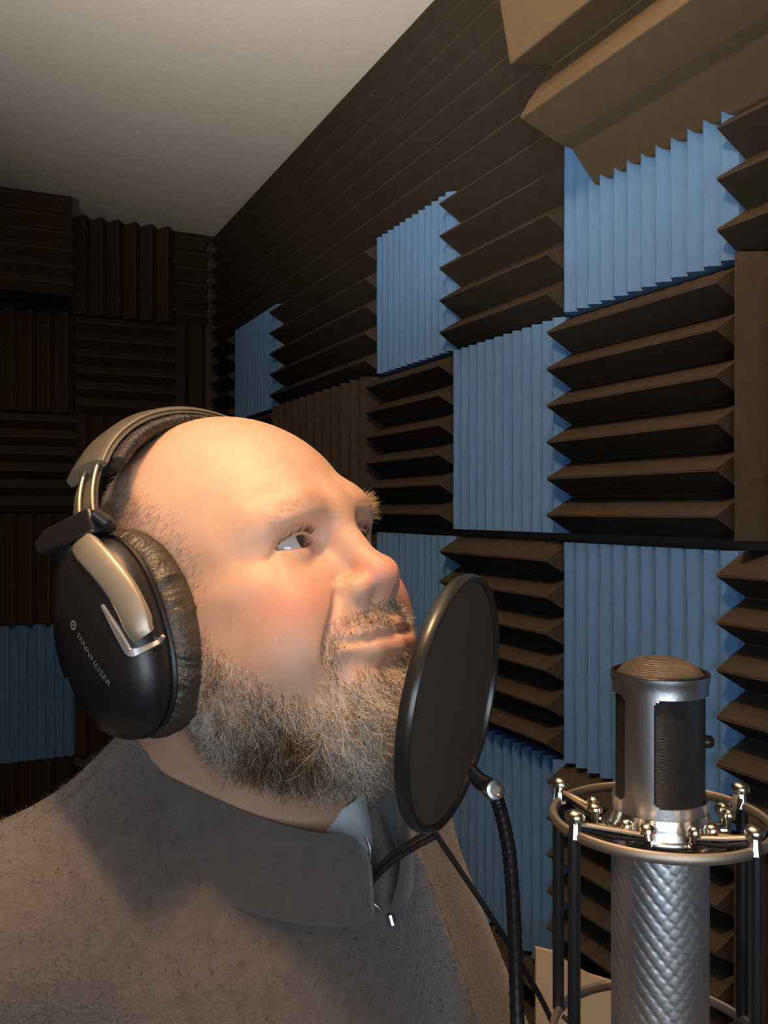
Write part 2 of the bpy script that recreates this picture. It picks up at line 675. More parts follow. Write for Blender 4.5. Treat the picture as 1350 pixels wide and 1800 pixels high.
CAMB = np.array([RT, FW, UP]).T
HS = 1.05e-3                                # head units are millimetres, the man's head is a little large
HM = pose(34.0, 22.5, 1.0)
HT = np.array([-0.098, 0.639, -0.069])
BM = pose(38.0, 0.0, 0.0)
BT = np.array([-0.105, 0.690, -0.225])


def h2w(P):
    return EYE + ((np.asarray(P, float) * HS) @ HM.T + HT) @ CAMB.T


def hdir(P):
    return (np.asarray(P, float) @ HM.T) @ CAMB.T


def b2w(P):
    return EYE + ((np.asarray(P, float) * 1e-3) @ BM.T + BT) @ CAMB.T


def b2h(P):
    return (((np.asarray(P, float) * 1e-3) @ BM.T + BT - HT) @ HM) / HS


HEAD_R = hdir(np.eye(3)).T                  # world columns of the head's own axes
BODY_R = (np.eye(3) @ BM.T @ CAMB.T).T

# ------------------------------------------------------------------ the man: head, neck and trunk as one skin
EYES = [np.array([s * 32.5, 73.5, 15.5]) for s in (1, -1)]
fld = Field(axis((-300, -90, 12), (-90, -30, 2.4), (-30, 90, 1.4), (90, 420, 12)),
            axis((-330, -110, 12), (-110, 30, 2.6), (30, 136, 1.4), (136, 230, 12)),
            axis((-700, -210, 14), (-210, -110, 3.0), (-110, 75, 1.4), (75, 140, 2.4)))
A = fld
A.ell((0, -9, 45), (78, 96, 92), 1)                              # braincase
A.ell((0, 18, 42), (68, 74, 66), 20)                             # forehead
A.ell((0, 30, -18), (66, 66, 82), 25)                            # face block
A.ell((0, 40, -52), (62, 52, 50), 25)                            # jaw
A.seg((-44, 20, -62), (-20, 74, -82), 24, 20, 20)
A.seg((44, 20, -62), (20, 74, -82), 24, 20, 20)
A.ell((0, 78, -82), (27, 22, 22), 18)                            # chin
A.ell((0, 42, -98), (46, 46, 28), 25)                            # soft under-chin
for s in (1, -1):
    A.ell((s * 44, 58, -24), (25, 30, 30), 22)                   # cheeks
    A.ell((s * 56, 42, -6), (18, 28, 16), 18)                    # cheekbones
    A.ell((s * 62, 10, -40), (16, 30, 34), 20)                   # jaw muscle
    A.path([(s * 6, 88, 33), (s * 28, 84, 36), (s * 47, 68, 33), (s * 57, 50, 24)], [8, 8.5, 8, 7], 22)   # brow ridge
# neck and trunk
nb = b2h([(0, -20, 20), (0, -10, -60), (0, 20, -300), (0, 40, -560)])
A.seg((0, -22, -20), nb[0], 60, 66, 30, pad=60)
A.seg((0, 8, -80), b2h([(0, 4, -20)])[0], 52, 58, 30, pad=60)
A.seg(nb[0], nb[1], 66, 84, 40, pad=80)
sh = b2h([(170, -25, -75), (-170, -25, -75)])
A.seg(nb[1], sh[0], 70, 50, 50, pad=80)
A.seg(nb[1], sh[1], 70, 50, 50, pad=80)
A.seg(nb[1], nb[2], 80, 95, 60, pad=80)
A.seg(nb[2], nb[3], 95, 95, 60, pad=80)
# eye sockets
for s in (1, -1):
    A.ell((s * 31, 98, 12), (19, 12, 11), 14, sub=True)
    A.dab((s * 16, 88, 14), (6, 8, 9), -2.5)
# nose
A.seg((0, 88, 30), (0, 97, 6), 7, 8.0, 12)
A.seg((0, 97, 6), (0, 109, -16), 8.0, 11.0, 8)
A.ell((0, 110.5, -19), (12.5, 12, 11), 6)
for s in (1, -1):
    A.ell((s * 15.5, 98, -23), (9.0, 14, 10), 6)
    A.dab((s * 18, 104, -11), (5, 7, 4), -1.2)
    A.crease([(s * 19, 96, -10), (s * 24.5, 90, -18), (s * 25.5, 87, -27), (s * 20, 90, -34)], [1.8, 1.8, 1.8], [-1.6, -2.6, -2.2], 10)
A.seg((0, 107, -30), (0, 96, -37), 6, 7, 6)
for s in (1, -1):
    A.seg((s * 8.5, 108, -38), (s * 9.5, 98, -23), 4.0, 3.2, 2.0, sub=True)
# muzzle, lips
A.ell((0, 76, -52), (38, 28, 30), 16)
for s in (1, -1):
    A.ell((s * 50, 44, -48), (20, 30, 26), 25)                   # full lower cheeks
up = [(36, -53.0), (20, -50.5), (6, -48.0), (0, -49.0), (-6, -48.0), (-20, -50.5), (-36, -53.0)]
lo = [(34, -56.5), (17, -61.0), (0, -62.0), (-17, -61.0), (-34, -56.5)]
upP = [A.snap(p, -1.2) for p in up]
loP = [A.snap(p, -1.5) for p in lo]
A.path(upP, [1.0, 2.6, 3.6, 3.2, 3.6, 2.6, 1.0], 8)
A.path(loP, [1.0, 3.4, 4.6, 3.4, 1.0], 9)
mo = [(41, -49.5), (35, -52.8), (28, -54.0), (14, -54.8), (0, -55.0), (-14, -54.8), (-28, -54.0), (-35, -52.8), (-41, -49.5)]
A.crease([A.snap(p, -0.5) for p in mo], [1.7, 1.5, 1.5, 1.5, 1.7], [-2.4, -4.2, -4.4, -4.2, -2.4], 12)
A.dab((0, 97, -72), (16, 9, 5), -2.5)
A.dab((0, 107, -41), (3.5, 6, 6), -1.2)
for s in (1, -1):
    # smile folds from the wing of the nose past the mouth corner
    fo = [(s * 27, -21), (s * 34, -31), (s * 41, -42), (s * 46, -54), (s * 45, -64)]
    A.crease([A.snap(p, 0) for p in fo], [2.0, 2.0, 2.2, 2.6], [-2.4, -5.0, -5.8, -2.0], 12)
    A.dab(A.snap((s * 46, -26)), (13, 10, 11), 3.0)              # cheek lifted by the smile
    A.dab(A.snap((s * 53, -50)), (7, 8, 12), 2.5)
# eyelids
for E in EYES:
    s = 1 if E[0] > 0 else -1
    A.ell(E, (14.2, 14.2, 14.2), 4.5, pad=8)
    # almond opening, cut around the eyeball
    m = 17
    sl, (x, y, z) = A.win(E - m, E + m)
    lx = (x - E[0]) * s
    ly, lz = y - E[1], z - E[2]
    uu = (lx - 0.8) / 15.5
    top = 3.8 * np.clip(1 - np.abs(uu) ** 2.2, -3, 1) - 0.08 * lx
    bot = -4.2 * np.clip(1 - np.abs(uu) ** 2.0, -3, 1) - 0.08 * lx - 0.4
    mid = (top + bot) / 2
    d = np.abs(lz - mid) - (top - bot) / 2
    d = np.maximum(d * 0.8, 3.0 - ly) + 0 * lx
    A._mix(sl, d.astype(np.float32), 1.0, True)
    # lid crease, outer crow lines, bag under the eye
    A.dab((E[0] + s * 3, 88, 29), (12, 7, 3.5), 3.0)
    A.crease([A.snap((E[0] + s * a, b)) for a, b in ((-12, 19), (-5, 22.8), (4, 23.0), (13, 18.5), (19, 11.5), (24, 7))],
             [1.1, 1.2, 1.2, 1.1], [-1.2, -2.4, -2.8, -1.0], 10)
    A.crease([A.snap((E[0] + s * a, b)) for a, b in ((-13, 8), (-6, 2), (4, -1.5), (14, 1))], [2.0, 2.2, 2.0], [-2.0, -2.0, -0.5], 8)
    A.dab(A.snap((E[0] + s * 1, 6)), (8, 5, 2.4), 1.0)
    for k in range(3):
        A.crease([A.snap((E[0] + s * 19, 10 - 3 * k)), A.snap((E[0] + s * 26, 8 - 7 * k))], [1.0, 1.0], [-0.9, -0.4], 8)
P, Q = A.mesh(2)
NRM = A.grad(P)
person = thing('person', 'bald bearded man in a dark quarter-zip fleece wearing headphones, smiling towards the microphone', 'person',
               (b2w([(0, 0, 0)])[0][0], b2w([(0, 0, 0)])[0][1], 0.0))
me = mesh_np('body', h2w(P) - base_of(person), Q.ravel(), np.full(len(Q), 4), None, True)
at = me.attributes.new('hp', 'FLOAT_VECTOR', 'POINT')
at.data.foreach_set('vector', (P / 100.0).astype(np.float32).ravel())


def skin_material():
    m, nt, b = new_mat('skin')
    L = nt.links
    N = nt.nodes
    a = N.new('ShaderNodeAttribute')
    a.attribute_name = 'hp'

    def blob(c, r, lo=1.0, hi=0.2):
        """1 inside a soft ellipsoid on the head, 0 outside"""
        s1 = N.new('ShaderNodeVectorMath')
        s1.operation = 'SUBTRACT'
        L.new(a.outputs['Vector'], s1.inputs[0])
        s1.inputs[1].default_value = [q / 100 for q in c]
        s2 = N.new('ShaderNodeVectorMath')
        s2.operation = 'DIVIDE'
        L.new(s1.outputs[0], s2.inputs[0])
        s2.inputs[1].default_value = [q / 100 for q in r]
        ln = N.new('ShaderNodeVectorMath')
        ln.operation = 'LENGTH'
        L.new(s2.outputs[0], ln.inputs[0])
        mr = N.new('ShaderNodeMapRange')
        mr.interpolation_type = 'SMOOTHSTEP'
        mr.inputs[1].default_value = lo
        mr.inputs[2].default_value = hi
        L.new(ln.outputs['Value'], mr.inputs[0])
        return mr.outputs[0]

    n1 = N.new('ShaderNodeTexNoise')
    n1.inputs['Scale'].default_value = 6.0
    n1.inputs['Detail'].default_value = 6
    L.new(a.outputs['Vector'], n1.inputs['Vector'])
    cur = N.new('ShaderNodeMix')
    cur.data_type = 'RGBA'
    cur.inputs[6].default_value = (0.55, 0.32, 0.215, 1)
    cur.inputs[7].default_value = (0.67, 0.41, 0.285, 1)
    L.new(n1.outputs['Fac'], cur.inputs[0])
    col = cur.outputs[2]

    def over(fac, c, amt):
        nonlocal col
        mx = N.new('ShaderNodeMix')
        mx.data_type = 'RGBA'
        mu = N.new('ShaderNodeMath')
        mu.operation = 'MULTIPLY'
        L.new(fac, mu.inputs[0])
        mu.inputs[1].default_value = amt
        L.new(mu.outputs[0], mx.inputs[0])
        L.new(col, mx.inputs[6])
        mx.inputs[7].default_value = (*c, 1)
        col = mx.outputs[2]

    for s in (1, -1):
        over(blob((s * 50, 78, -22), (36, 34, 26)), (0.66, 0.25, 0.18), 0.7)     # rosy cheeks
        over(blob((s * 32, 92, 40), (26, 20, 7)), (0.62, 0.30, 0.20), 0.55)       # ruddy skin under the brows
        over(blob((s * 30, 88, 8), (20, 20, 9)), (0.50, 0.34, 0.30), 0.35)        # cooler skin around the eyes
    over(blob((0, 112, -16), (30, 28, 22)), (0.68, 0.27, 0.20), 0.75)             # red nose tip
    over(blob((0, 98, -60), (32, 22, 7.5)), (0.66, 0.33, 0.29), 0.85)              # lips
    over(blob((0, 98, -47), (28, 18, 3.4)), (0.50, 0.24, 0.21), 0.5)
    L.new(col, b.inputs['Base Color'])
    b.inputs['Roughness'].default_value = 0.46
    b.inputs['Specular IOR Level'].default_value = 0.45
    b.inputs['Subsurface Weight'].default_value = 0.25
    b.inputs['Subsurface Radius'].default_value = (1.0, 0.35, 0.2)
    b.inputs['Subsurface Scale'].default_value = 0.004
    n2 = N.new('ShaderNodeTexNoise')
    n2.inputs['Scale'].default_value = 110.0
    n2.inputs['Detail'].default_value = 3
    L.new(a.outputs['Vector'], n2.inputs['Vector'])
    bp = N.new('ShaderNodeBump')
    bp.inputs['Strength'].default_value = 0.25
    bp.inputs['Distance'].default_value = 0.001
    L.new(n2.outputs['Fac'], bp.inputs['Height'])
    L.new(bp.outputs['Normal'], b.inputs['Normal'])
    return m


M['skin'] = skin_material()
me.materials.append(M['skin'])
body = link('body', me, person)


# eyeballs
def eye_material():
    m, nt, b = new_mat('eye')
    L, N = nt.links, nt.nodes
    a = N.new('ShaderNodeAttribute')
    a.attribute_name = 'iris'
    cr = N.new('ShaderNodeValToRGB')
    e = cr.color_ramp.elements
    e[0].position = 0.0
    e[0].color = (0.006, 0.005, 0.005, 1)
    e[1].position = 1.0
    e[1].color = (0.46, 0.44, 0.43, 1)
    for p, c in ((0.17, (0.006, 0.005, 0.005)), (0.20, (0.10, 0.055, 0.03)), (0.45, (0.06, 0.035, 0.022)), (0.51, (0.025, 0.017, 0.015)),
                 (0.57, (0.46, 0.44, 0.43))):
        k = e.new(p)
        k.color = (*c, 1)
    L.new(a.outputs['Fac'], cr.inputs[0])
    L.new(cr.outputs[0], b.inputs['Base Color'])
    b.inputs['Roughness'].default_value = 0.08
    b.inputs['Coat Weight'].default_value = 0.5
    return m


M['eye'] = eye_material()
gaze = np.array([-0.30, 1.0, 0.10])
gaze /= np.linalg.norm(gaze)
for E in EYES:
    G = frame_z(gaze, (0, 0, 1))
    vs, ir = [], []
    na, nb_ = 40, 40
    for i in range(nb_ + 1):
        th = math.pi * i / nb_
        r = 12.3 + 0.9 * math.exp(-(th / 0.42) ** 4)
        for k in range(na):
            ph = 2 * math.pi * k / na
            vs.append(E + G @ np.array([r * math.sin(th) * math.cos(ph), r * math.sin(th) * math.sin(ph), r * math.cos(th)]))
            ir.append(th)
    fs = [(i * na + k, i * na + (k + 1) % na, (i + 1) * na + (k + 1) % na, (i + 1) * na + k) for i in range(nb_) for k in range(na)]
    em = mesh_np('eye', h2w(np.array(vs)) - base_of(person), np.array(fs).ravel(), np.full(len(fs), 4), M['eye'], True)
    ea = em.attributes.new('iris', 'FLOAT', 'POINT')
    ea.data.foreach_set('value', np.array(ir, np.float32))
    eo = link('eye', em, person)
    eo['label'] = 'brown eye'

# ------------------------------------------------------------------ hair: every strand is a thin three-sided tube
def hair_material(name, ramp):
    m, nt, b = new_mat(name)
    a = nt.nodes.new('ShaderNodeAttribute')
    a.attribute_name = 'tone'
    cr = nt.nodes.new('ShaderNodeValToRGB')
    e = cr.color_ramp.elements
    e[0].position, e[0].color = ramp[0][0], (*ramp[0][1], 1)
    e[1].position, e[1].color = ramp[-1][0], (*ramp[-1][1], 1)
    for p, c in ramp[1:-1]:
        k = e.new(p)
        k.color = (*c, 1)
    nt.links.new(a.outputs['Fac'], cr.inputs[0])
    nt.links.new(cr.outputs[0], b.inputs['Base Color'])
    b.inputs['Roughness'].default_value = 0.45
    b.inputs['Specular IOR Level'].default_value = 0.35
    return m


M['beard'] = hair_material('beard_hair', [(0.0, (0.035, 0.024, 0.016)), (0.35, (0.11, 0.068, 0.040)), (0.62, (0.40, 0.28, 0.17)),
                                          (0.85, (0.64, 0.54, 0.42)), (1.0, (0.76, 0.73, 0.68))])
M['stubble'] = hair_material('stubble_hair', [(0.0, (0.03, 0.02, 0.015)), (0.6, (0.14, 0.10, 0.075)), (1.0, (0.42, 0.38, 0.34))])
M['brow'] = hair_material('brow_hair', [(0.0, (0.22, 0.11, 0.05)), (1.0, (0.62, 0.44, 0.26))])
M['lash'] = hair_material('lash_hair', [(0.0, (0.02, 0.012, 0.01)), (1.0, (0.05, 0.03, 0.02))])


def strands(name, root, d0, length, rad, tone, material, parent, curl=0.35, droop=(0, 0, -0.3), seg=5, kind='stuff'):
    """root, first direction, length (mm, head frame) per hair; the hair bends towards droop and wanders by curl"""
    n = len(root)
    p = root.copy()
    d = d0 / (np.linalg.norm(d0, axis=1)[:, None] + 1e-9)
    pts = [p.copy()]
    ax = RNG.normal(0, 1, (n, 3))
    ax /= np.linalg.norm(ax, axis=1)[:, None]
    for i in range(seg):
        p = p + d * (length / seg)[:, None]
        pts.append(p.copy())
        d = d + np.asarray(droop) / seg + np.cross(ax, d) * curl + RNG.normal(0, curl * 0.45, (n, 3))
        d /= np.linalg.norm(d, axis=1)[:, None]
    pts = np.stack(pts, 1)                                   # n, seg+1, 3
    tg = np.gradient(pts, axis=1)
    tg /= np.linalg.norm(tg, axis=2)[:, :, None] + 1e-9
    s1 = np.cross(tg, np.array([0.31, 0.52, 0.79]))
    s1 /= np.linalg.norm(s1, axis=2)[:, :, None] + 1e-9
    s2 = np.cross(tg, s1)
    taper = np.linspace(1, 0.35, seg + 1)[None, :, None] * rad[:, None, None]
    ring = [pts + taper * (s1 * math.cos(a) + s2 * math.sin(a)) for a in (0, 2.0944, 4.1888)]
    V = np.stack(ring, 2).reshape(-1, 3)                     # n*(seg+1)*3
    k = np.arange(n)[:, None, None] * (seg + 1) * 3
    i = np.arange(seg)[None, :, None] * 3
    j = np.arange(3)[None, None, :]
    j2 = (j + 1) % 3
    F = np.stack([k + i + j, k + i + j2, k + i + 3 + j2, k + i + 3 + j], -1).reshape(-1, 4)
    me = mesh_np(name, h2w(V) - base_of(parent), F.ravel(), np.full(len(F), 4), material, True)
    ta = me.attributes.new('tone', 'FLOAT', 'POINT')
    ta.data.foreach_set('value', np.repeat(tone, (seg + 1) * 3).astype(np.float32))
    o = link(name, me, parent)
    if kind:
        o['kind'] = kind
    return o


FC = P[Q].mean(1)                                            # face centres and areas of the skin, head frame
_e1, _e2 = P[Q[:, 1]] - P[Q[:, 0]], P[Q[:, 3]] - P[Q[:, 0]]
FA = np.linalg.norm(np.cross(_e1, _e2), axis=1)


def sow(n, weight):
    w = FA * weight
    idx = RNG.choice(len(FC), n, p=w / w.sum())
    q = P[Q[idx]]
    a, b = RNG.random((n, 1)), RNG.random((n, 1))
    pt = q[:, 0] * (1 - a) * (1 - b) + q[:, 1] * a * (1 - b) + q[:, 2] * a * b + q[:, 3] * (1 - a) * b
    return pt, A.grad(pt, 2.5)


def sstep(x, a, b):
    t = np.clip((x - a) / (b - a), 0, 1)
    return t * t * (3 - 2 * t)


def beard_weight(p):
    x, y, z = np.abs(p[:, 0]), p[:, 1], p[:, 2]
    topl = np.interp(y, [-5, 8, 24, 36, 47, 57, 63, 70, 78], [6, 4, -8, -22, -34, -49, -60, -66, -66])
    topl = np.where((x < 40), -68.0 - 3 * np.exp(-(x / 14) ** 2), topl)
    topl = np.where((x >= 40) & (x < 52), np.minimum(topl, -62.0), topl)
    nk = np.interp(y, [-32, -8, 19, 33, 46, 60], [-72, -94, -112, -124, -130, -130])
    side = sstep(topl - z, -3, 9) * sstep(z - nk, -5, 7) * (y > -36)
    side *= np.where(x >= 40, 0.35 + 0.65 * sstep(topl - z, 6, 28), 1)
    must = (0.45 + 0.55 * sstep(30 - x, 0, 16)) * sstep(44 - x, 0, 6) * sstep(-33.0 - 0.10 * x - z, -2, 3) * sstep(z + 49.0, -2.0, 3) * (y > 78) * (0.25 + 0.75 * sstep(x, 1, 6))
    corner = np.exp(-((x - 43) / 4.5) ** 2) * sstep(-46 - z, -3, 5) * sstep(z + 76, -2, 6) * (y > 60)
    soul = np.exp(-(x / 8) ** 2) * sstep(-66 - z, -2, 3) * (z > -80) * (y > 85)
    return np.maximum.reduce([side, must * 0.9, corner * 0.8, soul * 0.8])


bw = beard_weight(FC) * (np.abs(FC[:, 2] + 60) < 90)
pt, nr = sow(27000, bw)


def swirl(p, scale, seed):
    """smooth random directions, so that neighbouring hairs form locks"""
    rg = np.random.default_rng(seed)
    out = np.zeros_like(p)
    for _ in range(7):
        k = rg.normal(0, 1.0 / scale, (3, 3))
        out += np.sin(p @ k.T + rg.uniform(0, 6.28, 3))
    return out / 2.6


X_, Y_, Z_ = np.abs(pt[:, 0]), pt[:, 1], pt[:, 2]
is_m = (Z_ > -52) & (X_ < 46) & (Y_ > 78)
low = sstep(-62 - Z_, 0, 40)
down = np.array([0, 0.10, -1.0])
tang = down - nr * (nr @ down)[:, None]
side_v = np.stack([np.sign(pt[:, 0]) * 0.6, -0.1 * np.ones(len(pt)), np.zeros(len(pt))], -1) * is_m[:, None]
d0 = nr * (0.55 + 0.35 * low)[:, None] + tang * 0.9 + side_v + RNG.normal(0, 0.25, pt.shape) + swirl(pt, 3.2, 1) * (0.30 + 0.25 * low)[:, None]
ln = np.where(is_m, 7.5, 5.0 + 13.0 * low + 4.0 * low * sstep(Y_, 20, 70)) * RNG.uniform(0.65, 1.2, len(pt))
edge = sstep(beard_weight(pt), 0.0, 0.6)
ln *= 0.45 + 0.55 * edge
light = 0.50 + 0.30 * sstep(Y_, 40, 85) * sstep(-66 - Z_, 0, 14) - 0.42 * np.exp(-((Z_ + 100) / 16) ** 2) * sstep(70 - Y_, 0, 20)  # hair tone by area; under the jaw browner hair plus painted-in shade
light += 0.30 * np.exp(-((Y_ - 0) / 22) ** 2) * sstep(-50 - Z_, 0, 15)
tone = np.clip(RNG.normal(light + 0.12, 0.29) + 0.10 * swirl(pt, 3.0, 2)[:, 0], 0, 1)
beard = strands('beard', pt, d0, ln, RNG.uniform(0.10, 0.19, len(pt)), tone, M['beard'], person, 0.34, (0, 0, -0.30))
beard['label'] = 'full curly brown and grey beard with a moustache'

# cropped hair on the side and back of the head
x, y, z = np.abs(FC[:, 0]), FC[:, 1], FC[:, 2]
hw = sstep(np.interp(z, [-40, 0, 30, 60, 95, 125], [30, 38, 40, 30, -2, -60]) - y, -6, 22) * (z > -45) * (z < 125) * (0.35 + 0.65 * sstep(104 - z, 0, 40))
hw *= ~((x < 62) & (z < -30))
pt, nr = sow(24000, hw)
dn = np.array([0, -0.75, -0.5])
d0 = nr * 0.35 + (dn - nr * (nr @ dn)[:, None]) * 0.8 + RNG.normal(0, 0.16, pt.shape)
strands('cropped_hair', pt, d0, RNG.uniform(2.5, 5.5, len(pt)), RNG.uniform(0.07, 0.12, len(pt)), np.clip(RNG.normal(0.76, 0.24, len(pt)), 0, 1),
        M['stubble'], person, 0.08, (0, -0.1, -0.1), 3)['label'] = 'short grey-brown cropped hair'

# eyebrows and lashes
for s in (1, -1):
    ctr = np.array([A.snap((s * a, b)) for a, b in ((14, 33), (26, 36.5), (40, 35.5), (52, 30))])
    ctr = smooth_path(ctr, 10)
    near = (FC[:, 0] * s > 8) & (FC[:, 0] * s < 58) & (FC[:, 2] > 22) & (FC[:, 2] < 46) & (FC[:, 1] > 60)
    wgt = np.zeros(len(FC))
    wgt[near] = np.exp(-(np.min(np.linalg.norm(FC[near][:, None, :] - ctr[None], axis=2), 1) / 3.0) ** 2)
    pt, nr = sow(100 if s == 1 else 320, wgt)
    dn = np.array([s * 1.0, -0.3, 0.25])
    d0 = nr * (0.35 if s == 1 else 0.8) + (dn - nr * (nr @ dn)[:, None]) * 0.8 + RNG.normal(0, 0.2, pt.shape)
    strands('eyebrow', pt, d0, RNG.uniform(4, 7, len(pt)) * (1 if s == 1 else 1.3), RNG.uniform(0.05, 0.09, len(pt)), RNG.random(len(pt)), M['brow'], person,
            0.12, (0, -0.1, -0.1), 3)
    E = EYES[0] if s == 1 else EYES[1]
    t = RNG.uniform(-12, 15.5, 60)
    uu = (t - 0.8) / 15.5
    zt = 4.2 * (1 - np.abs(uu) ** 2.2) - 0.08 * t
    r = np.array([A.snap((E[0] + s * a, E[2] + b + 0.8), -0.3) for a, b in zip(t, zt)])
    d0 = np.stack([s * t * 0.03, np.ones(60), 0.25 * np.ones(60)], -1) + RNG.normal(0, 0.1, (60, 3))
    strands('eyelashes', r, d0, RNG.uniform(4.5, 7, 60), np.full(60, 0.10), RNG.random(60), M['lash'], person, 0.02, (0, 0, 0.7), 4)

# ------------------------------------------------------------------ fleece pullover
def fleece_material(name, c0, c1):
    m, nt, b = new_mat(name)
    L, N = nt.links, nt.nodes
    tc = N.new('ShaderNodeTexCoord')
    n1 = N.new('ShaderNodeTexNoise')
    n1.inputs['Scale'].default_value = 90
    n1.inputs['Detail'].default_value = 6
    n1.inputs['Roughness'].default_value = 0.7
    L.new(tc.outputs['Object'], n1.inputs['Vector'])
    mx = N.new('ShaderNodeMix')
    mx.data_type = 'RGBA'
    mx.inputs[6].default_value = (*c0, 1)
    mx.inputs[7].default_value = (*c1, 1)
    L.new(n1.outputs['Fac'], mx.inputs[0])
    L.new(mx.outputs[2], b.inputs['Base Color'])
    b.inputs['Roughness'].default_value = 0.95
    b.inputs['Specular IOR Level'].default_value = 0.15
    b.inputs['Sheen Weight'].default_value = 0.35
    b.inputs['Sheen Roughness'].default_value = 0.6
    n2 = N.new('ShaderNodeTexNoise')
    n2.inputs['Scale'].default_value = 420
    n2.inputs['Detail'].default_value = 4
    L.new(tc.outputs['Object'], n2.inputs['Vector'])
    bp = N.new('ShaderNodeBump')
    bp.inputs['Strength'].default_value = 0.45
    bp.inputs['Distance'].default_value = 0.003
    L.new(n2.outputs['Fac'], bp.inputs['Height'])
    L.new(bp.outputs['Normal'], b.inputs['Normal'])
    return m


M['fleece'] = fleece_material('fleece', (0.056, 0.046, 0.041), (0.145, 0.117, 0.101))
M['shirt'] = mat('shirt', (0.55, 0.60, 0.62), 0.9, noise=0.06, nscale=60, bump=0.2, bscale=500)
M['denim'] = mat('denim', (0.03, 0.04, 0.07), 0.9, noise=0.2, nscale=200)

B = Field(axis((-345, 345, 6)), axis((-230, 400, 6)), axis((-760, 90, 6)))
B.seg((0, -18, -15), (0, 0, -90), 88, 125, 1, pad=90)
for s in (1, -1):
    B.seg((s * 20, -35, -28), (s * 185, -40, -62), 78, 74, 70, pad=90)
B.ell((0, 30, -240), (190, 138, 200), 70, pad=90)
B.ell((0, 45, -460), (195, 165, 240), 70, pad=90)
B.path([(195, -36, -75), (262, -10, -360), (240, 190, -500)], [72, 60, 50], 40, pad=80)
B.path([(-190, -28, -90), (-225, 90, -340), (-140, 330, -430)], [72, 60, 48], 40, pad=80)
# folds
for k in range(60):
    c = np.array([RNG.uniform(-220, 260), RNG.uniform(-80, 200), RNG.uniform(-520, -60)])
    ang = RNG.uniform(0, math.pi)
    Rf = np.array([[math.cos(ang), 0, math.sin(ang)], [0, 1, 0], [-math.sin(ang), 0, math.cos(ang)]])
    B.dab(c, (50, 40, 14), RNG.uniform(-4, 4), Rf)
# neck opening
B.seg((0, 5, -40), (0, 25, 120), 74, 96, 8, sub=True, pad=20)
# sleeve seam
B.crease([(100, -58, 38), (126, -47, 29), (160, -35, 20), (190, -20, 14), (215, 10, -10), (225, 30, -70)], [4, 4, 4], [-5.5, -5.5, -5.5], 14)
BP, BQ = B.mesh(1)
sme = mesh_np('pullover', b2w(BP) - base_of(person), BQ.ravel(), np.full(len(BQ), 4), M['fleece'], True)
pullover = link('pullover', sme, person)
pullover['label'] = 'dark brown-grey fleece pullover'


# raised nap of the fleece
fc_ = BP[BQ].mean(1)
ar_ = np.linalg.norm(np.cross(BP[BQ[:, 1]] - BP[BQ[:, 0]], BP[BQ[:, 3]] - BP[BQ[:, 0]]), axis=1)
ar_ = ar_ * (fc_[:, 2] > -430) * (fc_[:, 1] > -130)
ii = RNG.choice(len(fc_), 36000, p=ar_ / ar_.sum())
aa, bb = RNG.random((36000, 1)), RNG.random((36000, 1))
qv = BP[BQ[ii]]
rt_ = qv[:, 0] * (1 - aa) * (1 - bb) + qv[:, 1] * aa * (1 - bb) + qv[:, 2] * aa * bb + qv[:, 3] * (1 - aa) * bb
gn = B.grad(rt_, 5.0)
M['nap'] = hair_material('fleece_nap', [(0.0, (0.045, 0.039, 0.036)), (0.6, (0.125, 0.106, 0.095)), (1.0, (0.34, 0.285, 0.25))])
dd = gn * 0.55 + RNG.normal(0, 0.5, rt_.shape)
strands('fleece_nap', b2h(rt_), (b2h(rt_ + dd) - b2h(rt_)), RNG.uniform(2.0, 4.5, 36000), RNG.uniform(0.10, 0.2, 36000), RNG.random(36000) ** 1.5, M['nap'],
        pullover, 0.4, (0, 0, 0), 2)


def collar_mesh(name, a0, a1, rad0, rad1, z0, z1, th, material, parent, n=72, lean=0.0, rnd=0.0):
    """standing band round the neck, from angle a0 to a1 (0 = front, + = his left); radii (side, front, back)"""
    sec = [(-0.5, 0.0), (0.5, 0.0), (0.55, 0.35), (0.5, 0.8), (0.3, 0.97), (0.0, 1.03), (-0.3, 0.97), (-0.5, 0.8), (-0.55, 0.35)]
    vs = []
    for i in range(n + 1):
        for w, t in sec:
            a = math.radians(a0 + (a1 - a0) * i / n + lean * t * max(0.0, 1 - 5.0 * i / n))
            cx, cyy = -math.sin(a), math.cos(a)
            rs = rad0[0] + (rad1[0] - rad0[0]) * t
            ry = (rad0[1] + (rad1[1] - rad0[1]) * t) if cyy > 0 else (rad0[2] + (rad1[2] - rad0[2]) * t)
            zz = z0(a) + (z1(a) - z0(a)) * t - (rnd * t * max(0.0, 1 - (n - i) / 4.0) ** 2)
            end = min(1.0, 0.4 + 0.25 * min(i, n - i))
            wob = 1.5 * math.sin(a * 3 + 1) + 1.0 * math.sin(a * 7)
            vs.append((cx * (rs + w * th * end + wob * t), cyy * (ry + w * th * end + wob * t) + 8, zz))
    q = len(sec)
    fs = []
    for i in range(n):
        for k in range(q):
            k2 = (k + 1) % q
            fs.append((i * q + k, i * q + k2, (i + 1) * q + k2, (i + 1) * q + k))
    b = MB()
    b.add(b2w(np.array(vs)), fs + [tuple(range(q)), tuple(reversed([n * q + k for k in range(q)]))])
    o = b.build(name, material, parent, True, sharp=80)
    return o


